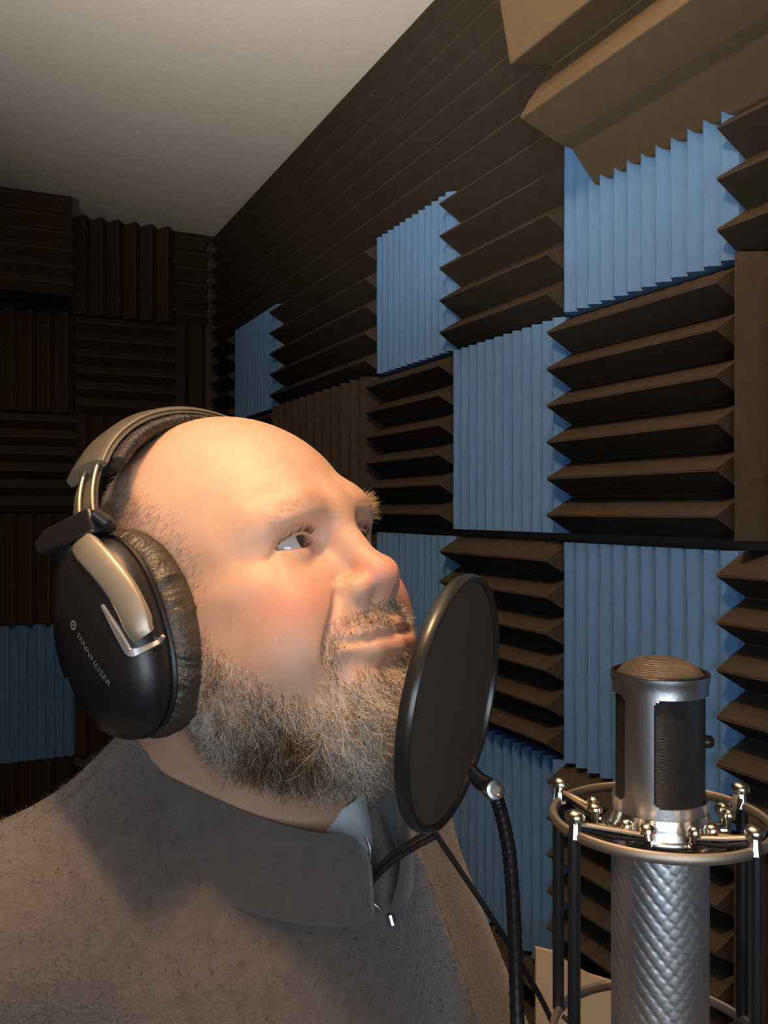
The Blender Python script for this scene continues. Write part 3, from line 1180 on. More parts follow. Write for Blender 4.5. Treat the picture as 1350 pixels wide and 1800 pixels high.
zb = lambda a: -18 - 34 * max(0, math.cos(a)) ** 1.2 + 10 * max(0, -math.cos(a))
zt = lambda a: 40 - 36 * max(0, math.cos(a)) ** 1.2 + 12 * max(0, -math.cos(a))
col_o = collar_mesh('collar', 4, 352, (96, 128, 104), (90, 124, 96), zb, zt, 9, M['fleece'], pullover, n=110, lean=34.0, rnd=16.0)
shirt = collar_mesh('undershirt', 0, 360, (88, 104, 90), (76, 86, 80), lambda a: -60 - 20 * math.cos(a),
                    lambda a: -14 + 22 * max(0, math.cos(a)) + 14 * max(0, math.sin(a)), 4, M['shirt'], person)
shirt['label'] = 'pale grey undershirt'

# trousers and shoes, below the picture
LB = Field(axis((-260, 260, 12)), axis((-180, 260, 12)), axis((-1420, -560, 12)))
LB.ell((0, 20, -690), (178, 140, 130), 1, pad=90)
zf = -(b2w([(0, 0, 0)])[0][2]) * 1000
for s in (1, -1):
    LB.path([(s * 95, 15, -740), (s * 100, 25, -1020), (s * 105, 10, zf + 60)], [88, 64, 50], 30, pad=60)
    LB.seg((s * 108, -20, zf + 42), (s * 118, 170, zf + 38), 40, 36, 20, pad=40)
LP_, LQ = LB.mesh(1)
link('trousers', mesh_np('trousers', b2w(LP_) - base_of(person), LQ.ravel(), np.full(len(LQ), 4), M['denim'], True), person)

# ------------------------------------------------------------------ headphones
hp_base = h2w([(0, -18, -66)])[0]
phones = thing('headphones', 'black closed-back headphones with a padded headband, worn by the man', 'headphones', hp_base)
CY, CZH, AY, AZ = -16.5, -3.0, 40.5, 63.0
PROF = [(0.90, 95), (0.97, 99), (0.98, 105), (0.93, 112), (0.82, 117.5), (0.62, 121.5), (0.35, 124), (0.12, 125), (0.0, 125)]


def shell_x(y, z):
    s = math.hypot((y - CY) / AY, (z - CZH) / AZ)
    ps = [p[0] for p in PROF[2:]][::-1]
    return float(np.interp(s, ps, [p[1] for p in PROF[2:]][::-1]))


def oval(a, k=1.0):
    """slightly squared ellipse round the ear"""
    c, s = math.cos(a), math.sin(a)
    e = 0.88
    return CY + AY * k * math.copysign(abs(c) ** e, c), CZH + AZ * k * math.copysign(abs(s) ** e, s)


def flatbar(b, pts, nrm, w, t):
    """rounded flat bar: width w across, thickness t along nrm (per point)"""
    P_ = np.asarray(pts, float)
    T_ = np.gradient(P_, axis=0)
    T_ /= np.linalg.norm(T_, axis=1)[:, None]
    N_ = np.asarray(nrm, float)
    N_ = N_ - T_ * (N_ * T_).sum(1)[:, None]
    N_ /= np.linalg.norm(N_, axis=1)[:, None]
    S_ = np.cross(T_, N_)
    w = np.broadcast_to(np.asarray(w, float), (len(P_),))
    t = np.broadcast_to(np.asarray(t, float), (len(P_),))
    sec = [(-0.5, -0.5), (0.5, -0.5), (0.5, 0.2), (0.40, 0.5), (-0.40, 0.5), (-0.5, 0.2)]
    vs = [P_[i] + S_[i] * w[i] * u + N_[i] * t[i] * v for i in range(len(P_)) for u, v in sec]
    q = len(sec)
    fs = [(i * q + k, i * q + (k + 1) % q, (i + 1) * q + (k + 1) % q, (i + 1) * q + k) for i in range(len(P_) - 1) for k in range(q)]
    fs += [tuple(range(q)), tuple(reversed([(len(P_) - 1) * q + k for k in range(q)]))]
    b.add(h2w(np.array(vs)), fs)


for s in (1, -1):
    mir = np.array([s, 1, 1])
    # shell
    na = 72
    vs = []
    for k, xx in PROF[:-1]:
        for i in range(na):
            y, z = oval(2 * math.pi * i / na, k)
            vs.append((s * xx, y, z))
    fs = []
    m = len(PROF) - 1
    for j in range(m - 1):
        for i in range(na):
            fs.append((j * na + i, j * na + (i + 1) % na, (j + 1) * na + (i + 1) % na, (j + 1) * na + i))
    fs += [tuple(range(na)), tuple((m - 1) * na + i for i in range(na))]
    b = MB()
    b.add(h2w(np.array(vs)), fs)
    cup = b.build('ear_cup', M['black_plastic'], phones, True, sharp=60)
    # rim groove ring
    b = MB()
    b.tube(h2w([(s * 97, *oval(2 * math.pi * i / 72, 0.97)) for i in range(72)]), 2.0e-3, 6, closed=True)
    b.build('rim', M['black_metal'], cup)
    # cushion with fine wrinkles
    b = MB()
    n1, n2 = 220, 14
    rg = np.random.default_rng(3)
    wr = rg.normal(0, 1, n1)
    vs = []
    for i in range(n1):
        a = 2 * math.pi * i / n1
        y0, z0 = oval(a, 0.83)
        y1, z1 = oval(a, 1.0)
        ry = np.array([0, y1 - y0, z1 - z0])
        ry /= np.linalg.norm(ry)
        for j in range(n2):
            c = 2 * math.pi * j / n2
            wv = 1 + 0.05 * wr[i] * (1 + math.sin(c * 3 + wr[(i * 7) % n1])) * 0.6
            rr, rx = 13.0 * wv, 14.5 * wv
            vs.append(np.array([s * (83 + rx * math.sin(c)), y0, z0]) + ry * rr * math.cos(c) * 1.0 * np.array([1, 1, 1]))
    fs = [(i * n2 + j, ((i + 1) % n1) * n2 + j, ((i + 1) % n1) * n2 + (j + 1) % n2, i * n2 + (j + 1) % n2) for i in range(n1) for j in range(n2)]
    b.add(h2w(np.array(vs)), fs)
    b.build('ear_cushion', M['pad_brown'], phones, True, sharp=70)['label'] = 'wrinkled brown-black ear cushion'
    # fork arms that carry the cup
    for fr in (1, -1):
        if fr == 1:
            yz = [(-13, 59), (-3, 50), (8, 36), (16, 20), (20, 4), (21, -13)]
        else:
            yz = [(-24, 62), (-36, 54), (-48, 40), (-56, 22), (-60, 4), (-60, -13)]
        yz = smooth_path([(0, *q) for q in yz], 6)[:, 1:]
        pts = [(s * (shell_x(y, z) + 3.0), y, z) for y, z in yz]
        nr_ = [(s * 0.9, 0.45 * fr, 0.05)] * len(pts)
        b = MB()
        wd = np.interp(np.linspace(0, 1, len(pts)), [0, 0.2, 0.9, 1], [13, 17, 17, 13])
        flatbar(b, pts, nr_, wd, 5.0)
        b.build('fork_arm', M['yoke'] if fr == 1 else M['black_plastic'], phones, True, sharp=50)  # rear arm coloured black to stand in for the shade behind the cup
    # bright bracket the fork sits in
    b = MB()
    yz = smooth_path([(0, 5, 12), (0, 8.5, 0), (0, 11, -12), (0, 12.5, -19), (0, 18, -20), (0, 27, -16)], 4)[:, 1:]
    pts = [(s * (shell_x(y, z) + 0.6), y, z) for y, z in yz]
    flatbar(b, pts, [(s, 0.2, 0)] * len(pts), np.interp(np.linspace(0, 1, len(pts)), [0, 0.3, 0.7, 1], [1.5, 4.5, 5, 2]), 2.4)
    b.build('fork_bracket', M['silver'], cup, True, sharp=40)
    # hinge block on top of the fork
    b = MB()
    vs = [(94, 2, 58), (94, -46, 60), (112, 2, 58), (118, -46, 62), (94, 0, 76), (94, -40, 80), (110, 0, 75), (114, -40, 76), (112, -56, 73), (100, -56, 73)]
    vs = np.array(vs, float) * mir
    fs = [(0, 1, 3, 2), (4, 6, 7, 5), (0, 2, 6, 4), (2, 3, 7, 6), (0, 4, 5, 1), (1, 9, 8, 3), (3, 8, 7), (7, 8, 9, 5), (5, 9, 1)]
    b.add(h2w(vs), fs)
    b.build('hinge_block', M['black_plastic'], phones, True, bevel=0.002, sharp=30)
    b = MB()
    b.tube(h2w(np.array([(99, 3, 60), (104, 6, 63), (108, 3, 70)]) * mir), 4.0e-3, 10)
    b.build('hinge_cap', M['black_plastic'], phones)


def arc(t, y=0.0, dr=0.0):
    a = math.radians(t)
    return ((108 + dr) * math.cos(a), y, 60 + (86 + dr) * math.sin(a))


# spring strip with its two bright edges, leather cover, inner cushion
for lo_, hi_ in ((8, 36), (144, 172)):
    tt = np.linspace(lo_, hi_, 14)
    b = MB()
    flatbar(b, [arc(t, -11, -3) for t in tt], [np.array(arc(t, 0, 10)) - np.array(arc(t, 0, 0)) for t in tt], 24, 1.6)
    b.build('slider_strip', M['leather'], phones, True, sharp=40)
    for yy in (-12, 1.5):
        b = MB()
        b.tube(h2w([arc(t, yy, 0.5) for t in tt]), 1.15e-3, 8)
        b.build('slider_rail', M['yoke'], phones)
tt = np.linspace(30, 150, 60)
b = MB()
vs = []
sec = [(-26, -3), (-23, 3), (-11, 6), (2, 6), (11, 3), (13, -3), (10, -4), (-23, -4)]
for t in tt:
    nx, nz = math.cos(math.radians(t)), math.sin(math.radians(t))
    p0 = np.array(arc(t, -6))
    for w, r in sec:
        vs.append(p0 + np.array([nx * r, w, nz * r]))
q = len(sec)
fs = [(i * q + k, i * q + (k + 1) % q, (i + 1) * q + (k + 1) % q, (i + 1) * q + k) for i in range(len(tt) - 1) for k in range(q)]
fs += [tuple(range(q)), tuple(reversed([(len(tt) - 1) * q + k for k in range(q)]))]
b.add(h2w(np.array(vs)), fs)
band = b.build('headband', M['leather'], phones, True, sharp=50)
band['label'] = 'taupe leather headband cover'
b = MB()
b.tube(h2w([arc(t, 6.5, 0.5) for t in tt]), 0.9e-3, 6)
b.build('seam_piping', M['yoke'], band)
tt = np.linspace(34, 146, 150)
vs = []
rg = np.random.default_rng(5)
wr = rg.normal(0, 1, len(tt))
for i, t in enumerate(tt):
    nx, nz = math.cos(math.radians(t)), math.sin(math.radians(t))
    p0 = np.array(arc(t, -2, -9.5))
    for k in range(12):
        c = 2 * math.pi * k / 12
        g = 1 + 0.05 * wr[i]
        vs.append(p0 + np.array([nx * 6.0 * g * math.sin(c), 15 * g * math.cos(c), nz * 6.0 * g * math.sin(c)]))
fs = [(i * 12 + k, i * 12 + (k + 1) % 12, (i + 1) * 12 + (k + 1) % 12, (i + 1) * 12 + k) for i in range(len(tt) - 1) for k in range(12)]
fs += [tuple(range(12)), tuple(reversed([(len(tt) - 1) * 12 + k for k in range(12)]))]
b = MB()
b.add(h2w(np.array(vs)), fs)
b.build('headband_cushion', M['pad_dark'], phones, True, sharp=80)

# maker's name printed on the near cup
def text_mesh(txt, size):
    cu = bpy.data.curves.new('lettering', 'FONT')
    cu.body = txt
    cu.size = size
    cu.resolution_u = 3
    cu.extrude = 0
    ob = bpy.data.objects.new('lettering', cu)
    COL.objects.link(ob)
    bpy.context.view_layer.update()
    me_ = bpy.data.meshes.new_from_object(ob.evaluated_get(bpy.context.evaluated_depsgraph_get()))
    v = np.array([tuple(q.co) for q in me_.vertices])
    fc = [tuple(p_.vertices) for p_ in me_.polygons]
    bpy.data.objects.remove(ob, do_unlink=True)
    bpy.data.curves.remove(cu)
    bpy.data.meshes.remove(me_)
    return v, fc


def on_cup(v2, org, du, dv):
    out = []
    for a, c in v2:
        y = org[0] + a * du[0] + c * dv[0]
        z = org[1] + a * du[1] + c * dv[1]
        out.append((shell_x(y, z) + 0.45, y, z))
    return h2w(np.array(out))


du = np.array([0.32, -0.947])
dv = np.array([0.947, 0.32])
v, fc = text_mesh('SENNHEISER', 4.6)
ln_ = v[:, 0].max()
v[:, 0] *= 38.0 / ln_
b = MB()
b.add(on_cup(v[:, :2], (-20.5, 3.0), du, dv), fc)
cups = [o for o in phones.children if o.name.startswith('ear_cup')]
b.build('lettering', M['print'], cups[0], False)['label'] = 'pale printed maker name'
b = MB()
rr_ = [(3.0 * math.cos(a), 3.0 * math.sin(a)) for a in np.linspace(0, 2 * math.pi, 17)[:-1]]
rr2 = [(1.7 * math.cos(a), 1.7 * math.sin(a)) for a in np.linspace(0, 2 * math.pi, 17)[:-1]]
b.add(on_cup(rr_ + rr2, (-21.5, 9.0), du, dv), [(i, (i + 1) % 16, 16 + (i + 1) % 16, 16 + i) for i in range(16)])
b.add(on_cup([(0.9 * math.cos(a), 0.9 * math.sin(a)) for a in np.linspace(0, 2 * math.pi, 9)[:-1]], (-21.5, 9.0), du, dv), [tuple(range(8))])
b.build('emblem', M['print'], cups[0], False)

# ------------------------------------------------------------------ zip of the pullover
tape = smooth_path([C(-0.0100, 0.628, -0.272), C(-0.0085, 0.622, -0.262), C(0.004, 0.614, -0.246), C(0.020, 0.606, -0.232), C(0.034, 0.600, -0.222)], 8)
b = MB()
b.tube(tape, 0.0024, 8)
b.tube(tape + np.array([0.0, 0.0, 0.0052]), 0.0016, 8)
b.build('zip_tape', M['pad_dark'], pullover)
b = MB()
b.box(C(-0.0070, 0.617, -0.2785), (0.008, 0.004, 0.009), frame_z(RT * 0.75 - UP * 0.6))
b.build('zip_slider', M['brushed'], pullover, bevel=0.001)
b = MB()
b.tube([C(0.0042, 0.612, -0.281), C(0.0062, 0.610, -0.287)], 0.0026, 10)
b.build('zip_pull', M['brushed'], pullover)
b = MB()
b.tube(smooth_path([C(-0.0125, 0.600, -0.222), C(-0.0095, 0.597, -0.230), C(-0.0105, 0.598, -0.241), C(-0.0145, 0.602, -0.246)], 6), 0.0012, 8)
b.build('zip_edge', M['brushed'], pullover)

# ------------------------------------------------------------------ desk
DX0, DX1, DY0, DY1, DZ = 0.29, 0.722, -0.45, 0.47, CZ - 0.86
desk = thing('desk', 'narrow brown wooden desk against the foam-covered right wall', 'desk', ((DX0 + DX1) / 2, (DY0 + DY1) / 2, 0))
b = MB()
b.box(((DX0 + DX1) / 2, (DY0 + DY1) / 2, DZ - 0.0125), (DX1 - DX0, DY1 - DY0, 0.025))
b.build('desk_top', M['wood'], desk, False, bevel=0.003)
for xx in (DX0 + 0.04, DX1 - 0.04):
    for yy in (DY0 + 0.04, DY1 - 0.04):
        b = MB()
        b.box((xx, yy, (DZ - 0.025) / 2), (0.045, 0.045, DZ - 0.025))
        b.build('leg', M['wood'], desk, False, bevel=0.003)

# ------------------------------------------------------------------ microphone
AX = C(0.1517, 0.486, 0.0)[:2]                       # its upright axis
def mz(u):
    return CZ + u


def mp(r, deg, u):
    """point on/around the microphone; deg 0 faces the phone, + towards the right of the photo"""
    a = math.radians(deg)
    d = -FW * math.cos(a) + RT * math.sin(a)
    return np.array([AX[0] + d[0] * r, AX[1] + d[1] * r, CZ + u])


mic = thing('microphone', 'silver large-diaphragm microphone with a dark mesh head, standing upright', 'microphone', (AX[0], AX[1], mz(-0.345)))
M['quilt'] = mat('quilt', (0.56, 0.57, 0.58), 0.46, 1.0, noise=0.08, nscale=120)
# body: diamond-quilted sleeve, each diamond a shallow pillow
nA, nZ = 168, 190
z0, z1 = -0.345, -0.180
rb = 0.0258
nd = 22                                              # diamonds round the body
vs = []
for j in range(nZ + 1):
    u = z0 + (z1 - z0) * j / nZ
    for i in range(nA):
        a = 360.0 * i / nA
        s_ = nd * i / nA
        p_ = (u - z0) / (2 * math.pi * rb / nd) / 1.15
        f1 = abs(((s_ + p_) % 1.0) - 0.5) * 2
        f2 = abs(((s_ - p_) % 1.0) - 0.5) * 2
        g1 = math.exp(-((1 - f1) / 0.10) ** 2)
        g2 = math.exp(-((1 - f2) / 0.16) ** 2)
        r = rb + 0.00012 * (1 - f1 * f1) * (1 - f2 * f2) - 0.00075 * g1 - 0.00010 * g2
        vs.append(mp(r, a, u))
fs = [(j * nA + i, j * nA + (i + 1) % nA, (j + 1) * nA + (i + 1) % nA, (j + 1) * nA + i) for j in range(nZ) for i in range(nA)]
fs += [tuple(range(nA)), tuple(nZ * nA + i for i in range(nA))]
b = MB()
b.add(vs, fs)
b.build('body', M['quilt'], mic, True, sharp=80)
MR = frame_z((0, 0, 1), (1, 0, 0))
b = MB()
b.lathe([(0.0255, -0.184), (0.0285, -0.182), (0.0295, -0.176), (0.0288, -0.172), (0.0268, -0.168), (0.0255, -0.164), (0.0250, -0.160)], (AX[0], AX[1], CZ), MR, 72)
b.build('neck_flange', M['chrome'], mic)
# head frame: a sheet-metal cylinder with two tall windows
nA, nZ = 180, 64
z0, z1 = -0.164, -0.0895
R0, th = 0.0254, 0.0014


def in_window(deg, u):
    """inside one of the rounded windows"""
    if u < -0.1565 or u > -0.1005:
        return False
    for a0, a1 in ((-25, 119), (155, 299)):
        m_ = (a0 + a1) / 2
        h_ = (a1 - a0) / 2
        dd = (deg - m_ + 180) % 360 - 180
        if abs(dd) < h_:
            ex = (h_ - abs(dd)) * math.pi / 180 * R0
            ez = min(u + 0.1565, -0.1005 - u)
            r_ = 0.004
            if ex < r_ and ez < r_ and math.hypot(r_ - ex, r_ - ez) > r_:
                return False
            return True
    return False


b = MB()
vid = {}


def vtx(i, j, inner):
    key = (i % nA, j, inner)
    if key not in vid:
        u = z0 + (z1 - z0) * j / nZ
        flare = 0.0012 * math.exp(-((u - z1) / 0.004) ** 2)
        vid[key] = len(b.v)
        b.v.append(tuple(mp(R0 + flare - (th if inner else 0), 360.0 * i / nA, u)))
    return vid[key]


keep = [[not in_window(360.0 * (i + 0.5) / nA, z0 + (z1 - z0) * (j + 0.5) / nZ) for j in range(nZ)] for i in range(nA)]
for i in range(nA):
    for j in range(nZ):
        if not keep[i][j]:
            continue
        for inn in (0, 1):
            q_ = [vtx(i, j, inn), vtx(i + 1, j, inn), vtx(i + 1, j + 1, inn), vtx(i, j + 1, inn)]
            b.f.append(tuple(q_ if not inn else q_[::-1]))
        if not keep[(i - 1) % nA][j]:
            b.f.append((vtx(i, j, 0), vtx(i, j + 1, 0), vtx(i, j + 1, 1), vtx(i, j, 1)))
        if not keep[(i + 1) % nA][j]:
            b.f.append((vtx(i + 1, j + 1, 0), vtx(i + 1, j, 0), vtx(i + 1, j, 1), vtx(i + 1, j + 1, 1)))
        if j == 0 or not keep[i][j - 1]:
            b.f.append((vtx(i + 1, j, 0), vtx(i, j, 0), vtx(i, j, 1), vtx(i + 1, j, 1)))
        if j == nZ - 1 or not keep[i][j + 1]:
            b.f.append((vtx(i, j + 1, 0), vtx(i + 1, j + 1, 0), vtx(i + 1, j + 1, 1), vtx(i, j + 1, 1)))
b.build('head_frame', M['brushed'], mic, True, sharp=50)


def mesh_material(name, col, scale, rough=0.4, metal=0.8):
    """woven wire cloth: two crossing wave bumps"""
    m, nt, bs = new_mat(name)
    L, N = nt.links, nt.nodes
    tc = N.new('ShaderNodeTexCoord')
    add = None
    for d in ('X', 'Z'):
        w = N.new('ShaderNodeTexWave')
        w.bands_direction = d
        w.inputs['Scale'].default_value = scale
        L.new(tc.outputs['Object'], w.inputs['Vector'])
        if add is None:
            add = w.outputs['Fac']
        else:
            ma = N.new('ShaderNodeMath')
            ma.operation = 'MAXIMUM'
            L.new(add, ma.inputs[0])
            L.new(w.outputs['Fac'], ma.inputs[1])
            add = ma.outputs[0]
    bp = N.new('ShaderNodeBump')
    bp.inputs['Strength'].default_value = 0.7
    bp.inputs['Distance'].default_value = 0.0006
    L.new(add, bp.inputs['Height'])
    L.new(bp.outputs['Normal'], bs.inputs['Normal'])
    mx = N.new('ShaderNodeMix')
    mx.data_type = 'RGBA'
    mx.inputs[6].default_value = (*[c * 0.35 for c in col], 1)
    mx.inputs[7].default_value = (*col, 1)
    L.new(add, mx.inputs[0])
    L.new(mx.outputs[2], bs.inputs['Base Color'])
    bs.inputs['Roughness'].default_value = rough
    bs.inputs['Metallic'].default_value = metal
    return m


M['grille'] = mesh_material('grille', (0.045, 0.043, 0.042), 420, 0.45, 0.6)
M['dome'] = mesh_material('dome', (0.17, 0.135, 0.10), 380, 0.5, 0.6)
M['gauze'] = mesh_material('gauze', (0.085, 0.058, 0.036), 190, 0.85, 0.0)
b = MB()
b.lathe([(0.0235, -0.163), (0.0237, -0.160), (0.0237, -0.093), (0.0235, -0.091)], (AX[0], AX[1], CZ), MR, 64)
b.build('side_grille', M['grille'], mic)
b = MB()
b.lathe([(0.0236, -0.0905), (0.0225, -0.0890), (0.0205, -0.0868), (0.0165, -0.0838), (0.011, -0.0818), (0.005, -0.0808), (0.0001, -0.0806)], (AX[0], AX[1], CZ), MR, 64)
b.build('top_grille', M['dome'], mic)
b = MB()
b.tube([mp(0.0252, a, -0.0893) for a in range(0, 360, 6)], 0.0011, 8, closed=True)
b.build('top_rim', M['black_metal'], mic)
b = MB()
b.lathe([(0.0001, 0.0040), (0.0022, 0.0034), (0.0034, 0.0018), (0.0036, 0.0), (0.0036, -0.002)], mp(0.0252, 84, -0.127), frame_z(mp(1, 84, 0) - mp(0, 84, 0)), 16)
b.build('side_screw', M['black_metal'], mic)

# ------------------------------------------------------------------ shock mount
mount = thing('shock_mount', 'round metal shock mount cradling the silver microphone', 'shock mount', (AX[0], AX[1], mz(-0.36)))
RR = 0.0575
for u, nm in ((-0.170, 'upper_ring'), (-0.292, 'lower_ring')):
    b = MB()
    b.tube([mp(RR, a, u) for a in range(0, 360, 4)], 0.0030, 10, ry=0.0022, upv=(0, 0, 1), closed=True)
    b.build(nm, M['nickel'], mount)
b = MB()
b.tube([mp(0.0305, a, -0.1745) for a in range(0, 360, 5)], 0.0022, 8, ry=0.0016, upv=(0, 0, 1), closed=True)
b.build('inner_ring', M['chrome'], mount)
b = MB()
b.tube([mp(0.0290, a, -0.300) for a in range(0, 360, 5)], 0.0022, 8, ry=0.0016, upv=(0, 0, 1), closed=True)
b.build('inner_ring', M['chrome'], mount)


def knob(p, r, parent, name='clip_knob'):
    k = MB()
    k.lathe([(r * 0.55, -0.0045), (r * 0.55, -0.0015), (r * 0.95, -0.0010), (r, 0.0006), (r * 0.85, 0.0026), (r * 0.45, 0.0038), (0.0001, 0.0040)], p, frame_z(UP * 1.0 + RNG.normal(0, 0.12, 3)), 14)
    return k.build(name, M['brass'], parent, True, sharp=45)


M['brass'] = mat('brass', (0.80, 0.70, 0.52), 0.24, 1.0, noise=0.08, nscale=150)
for a, ain in ((-64, -36), (-122, -100), (34, 20), (112, 84)):
    # rod, clip foot on the ring, knobs and the elastic band between them
    b = MB()
    b.tube([mp(RR + 0.001, a, -0.170), mp(RR + 0.001, a, -0.292)], 0.0033, 10)
    b.build('upright_rod', M['black_metal'], mount)
    b = MB()
    b.tube([mp(RR, a, -0.171), mp(RR, a, -0.163)], [0.0042, 0.0030], 10)
    b.build('clip_foot', M['chrome'], mount)
    knob(mp(RR, a, -0.1605), 0.0052, mount)
    for da in (-9, 9):
        pin = mp(0.0355, ain + da, -0.1690)
        b = MB()
        b.tube([mp(0.0300, ain + da, -0.1745), mp(0.0355, ain + da, -0.1735), pin], 0.0018, 8)
        b.build('clip_hook', M['chrome'], mount)
        knob(mp(0.0355, ain + da, -0.1655), 0.0044 if da > 0 else 0.0036, mount)
        for k_ in (-1, 1):
            b = MB()
            off = np.array([0, 0, 0.0012 * k_])
            b.tube([mp(RR - 0.002, a + 2.0 * k_, -0.1650) + off, (mp(RR, a, -0.166) + pin) / 2 + off * 1.5, pin + off], 0.0013, 8)
            b.build('elastic_band', M['elastic'] if k_ < 0 else M['nickel'], mount)
    for da in (-12, 12):
        b = MB()
        b.tube([mp(RR - 0.002, a, -0.296), mp(0.0295, ain + da, -0.300)], 0.0014, 8)
        b.build('elastic_band', M['elastic'], mount)
# swivel on the right, clamped to a short desk stand
sw = thing('microphone_stand', 'short black desk stand with a chrome swivel holding the shock mount', 'stand', (*mp(0.10, 74, 0)[:2], DZ))
b = MB()
b.tube(smooth_path([mp(RR, 74, -0.292), mp(0.066, 74, -0.27), mp(0.070, 74, -0.235), mp(0.073, 74, -0.215)], 6), 0.0045, 10)
b.build('swivel_arm', M['nickel'], sw)
b = MB()
b.lathe([(0.0001, -0.014), (0.008, -0.013), (0.0095, -0.010), (0.0095, 0.010), (0.008, 0.013), (0.0001, 0.014)], mp(0.076, 70, -0.205), frame_z(mp(1, 160, 0) - mp(0, 160, 0)), 24)
b.build('swivel_joint', M['nickel'], sw)
b = MB()
b.lathe([(0.0001, -0.010), (0.006, -0.010), (0.0085, -0.006), (0.0085, 0.006), (0.006, 0.010), (0.0001, 0.010)], mp(0.073, 54, -0.247), frame_z(mp(1, 54, 0) - mp(0, 54, 0)), 20)
b.build('thumb_screw', M['chrome'], sw)
b = MB()
b.tube([mp(0.10, 74, -0.205), mp(0.10, 74, DZ - CZ + 0.01)], 0.008, 16)
b.tube([mp(0.076, 72, -0.205), mp(0.10, 74, -0.207)], 0.006, 12)
b.build('pole', M['black_metal'], sw)
b = MB()
b.lathe([(0.075, 0.0), (0.078, 0.004), (0.074, 0.010), (0.02, 0.016), (0.010, 0.030), (0.0001, 0.030)], (*mp(0.10, 74, 0)[:2], DZ), MR, 48)
b.build('base', M['black_metal'], sw)

# ------------------------------------------------------------------ pop filter
PC = C(0.0435, 0.560, -0.1215)
pn = RT * 0.905 - FW * 0.405 - UP * 0.126
pn /= np.linalg.norm(pn)
PR = frame_z(pn, UP)
pf_foot = C(0.110, 0.455, -0.86)
pop = thing('pop_filter', 'round black mesh pop filter on a gooseneck in front of the mouth', 'pop filter', (pf_foot[0], pf_foot[1], DZ))
b = MB()
Rp = 0.0790
b.tube([PC + PR @ np.array([Rp * math.cos(a), Rp * math.sin(a), 0]) for a in np.linspace(0, 2 * math.pi, 97)[:-1]], 0.0050, 12, ry=0.0026, upv=pn, closed=True)
hoop = b.build('hoop', M['hoop'], pop)
b = MB()
b.lathe([(0.0001, 0.0), (0.02, 0.0002), (0.05, 0.0006), (Rp - 0.001, 0.0012), (Rp - 0.001, -0.0012), (0.05, -0.0006), (0.0001, -0.0008)], PC, PR, 96)
b.build('mesh_screen', M['gauze'], pop)
KN = C(0.0738, 0.600, -0.1890)
ang = math.radians(138)
hp_ = PC + PR @ (np.array([math.cos(-ang), math.sin(-ang), 0]) * Rp)
hp2 = PC + PR @ (np.array([math.cos(ang), math.sin(ang), 0]) * Rp)
hoop_pt = hp_ if (hp_ - PC) @ FW > 0 else hp2        # far, lower part of the hoop
b = MB()
b.tube([hoop_pt, (hoop_pt + KN) / 2 + np.array([0, 0, -0.002]), KN], [0.0052, 0.0058, 0.006], 10)
b.build('bracket', M['black_plastic'], pop)
sn = -FW * 0.9 + RT * 0.2 + UP * 0.25
b = MB()
b.lathe([(0.0001, -0.006), (0.0062, -0.006), (0.0072, -0.004), (0.0072, 0.003), (0.0062, 0.0048), (0.0040, 0.0050), (0.0034, 0.0030), (0.0001, 0.0030)], KN - FW * 0.004, frame_z(sn), 24)
b.build('screw', M['chrome'], pop)
neck = smooth_path([KN, C(0.0790, 0.600, -0.204), C(0.0845, 0.598, -0.230), C(0.0868, 0.595, -0.262), C(0.0880, 0.590, -0.303), C(0.0880, 0.580, -0.345), C(0.0900, 0.560, -0.42), C(0.105, 0.500, -0.62), pf_foot + UP * 0.05], 12)
nn_ = len(neck)
b = MB()
b.tube(neck, 0.0048 + 0.00035 * np.sin(np.arange(nn_) * 2.6), 12)
b.build('gooseneck', M['black_metal'], pop)
b = MB()
b.box(pf_foot + UP * 0.022, (0.035, 0.03, 0.06))
b.build('desk_clamp', M['black_metal'], pop, False, bevel=0.003)

# ------------------------------------------------------------------ cable, cardboard, bass trap
b = MB()
b.tube(smooth_path([h2w([(-100, -14, -60)])[0], C(0.000, 0.735, -0.165), C(0.024, 0.690, -0.205), C(0.030, 0.645, -0.222), C(0.040, 0.645, -0.240), C(0.075, 0.655, -0.295), C(0.105, 0.665, -0.345), C(0.128, 0.672, -0.390), C(0.16, 0.67, -0.47), C(0.20, 0.62, -0.62),
                    C(0.22, 0.60, -0.80), C(0.23, 0.55, -0.857)], 8), 0.0021, 8)
tag(b.build('cable', M['elastic']), 'thin black cable slanting down behind the gooseneck', 'cable')

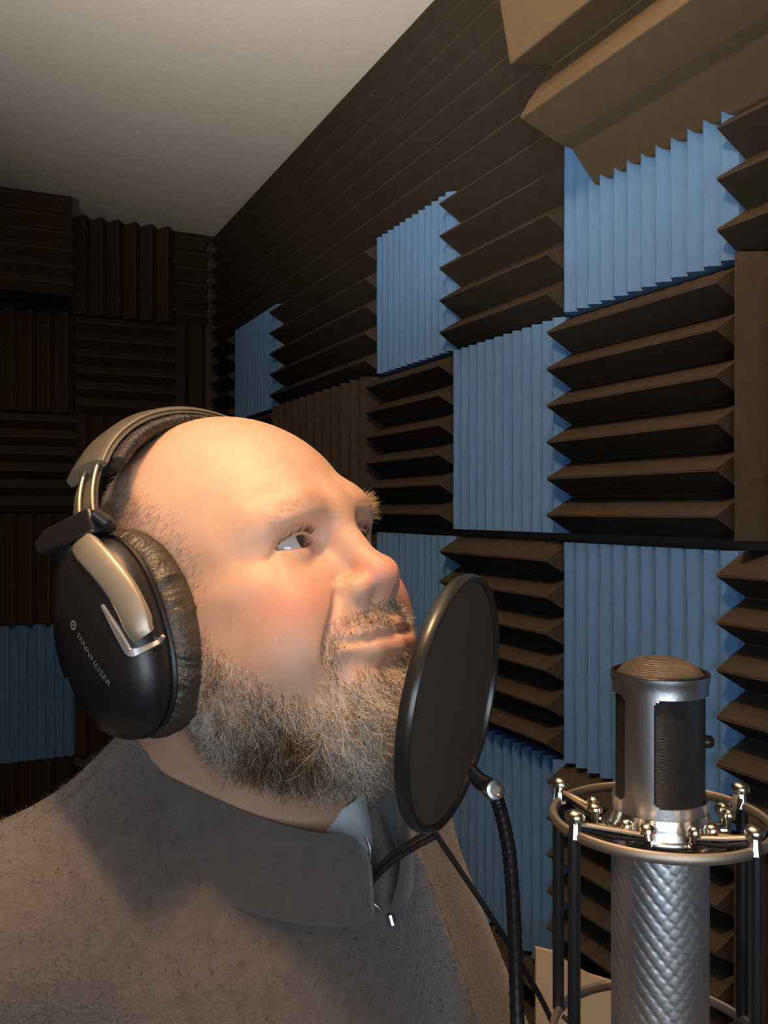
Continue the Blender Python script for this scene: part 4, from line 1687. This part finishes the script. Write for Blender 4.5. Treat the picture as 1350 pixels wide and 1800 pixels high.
b = MB()
p0 = C(0.172, 1.0, 0.0) - EYE
card = [(0.0, -CZ), (0.0, -0.497), (0.022, -0.502), (0.040, -0.517), (0.062, -0.528), (0.095, -0.538), (0.13, -0.540), (0.13, -CZ)]
vs = []
dirc, nrmc = RT, FW
for w in (0, 1):
    for t, u in card:
        vs.append(p0 + dirc * t + nrmc * (0.006 * w) + np.array([0, 0, CZ + u]))
q = len(card)
b.add(vs, [tuple(range(q)), tuple(reversed(range(q, 2 * q)))] + [(i, (i + 1) % q, q + (i + 1) % q, q + i) for i in range(q)])
tag(b.build('cardboard_sheet', M['card'], None, False), 'torn tan cardboard sheet standing behind the shock mount by the wall', 'cardboard')

prof = [(0.790, 0.905), (0.560, 0.905), (0.575, 0.800), (0.623, 0.559), (0.690, 0.572), (0.652, 0.520), (0.638, 0.495), (0.695, 0.474), (0.720, 0.470), (0.757, 0.430), (0.790, 0.428)]
ys = [0.940, 0.936, 0.90, 0.6, 0.3, 0.0, -0.3, YF + 0.02]
vs = []
for k, yy in enumerate(ys):
    shr = 0.004 if k == 0 else 0.0
    for xx, zz in prof:
        vs.append((min(xx + shr, 0.783), yy, CZ + min(zz + shr, 0.9045)))
q = len(prof)
fs = [(k * q + i, k * q + (i + 1) % q, (k + 1) * q + (i + 1) % q, (k + 1) * q + i) for k in range(len(ys) - 1) for i in range(q)]
fs += [tuple(range(q)), tuple(reversed([(len(ys) - 1) * q + i for i in range(q)]))]
b = MB()
b.add(vs, fs)
tag(b.build('bass_trap', M['foam_trap'], None, False, bevel=0.003), 'tan ridged foam bass trap filling the corner of wall and ceiling', 'bass trap')

# block of dark foam high on the back wall
bt = wedge_mesh('foam_block', 0.60, 0.285, 6, 0.20, 0.042, M['foam_dark'], 4)
fb = link('foam_block', bt)
mt4 = Matrix(np.array([(1, 0, 0), (0, 0, 1), (0, -1, 0)]).T.tolist()).to_4x4()
mt4.translation = (-0.012, YB - 0.0, CZ + 0.757)
fb.matrix_world = mt4
tag(fb, 'thick dark foam block high on the back wall under the ceiling', 'foam block')
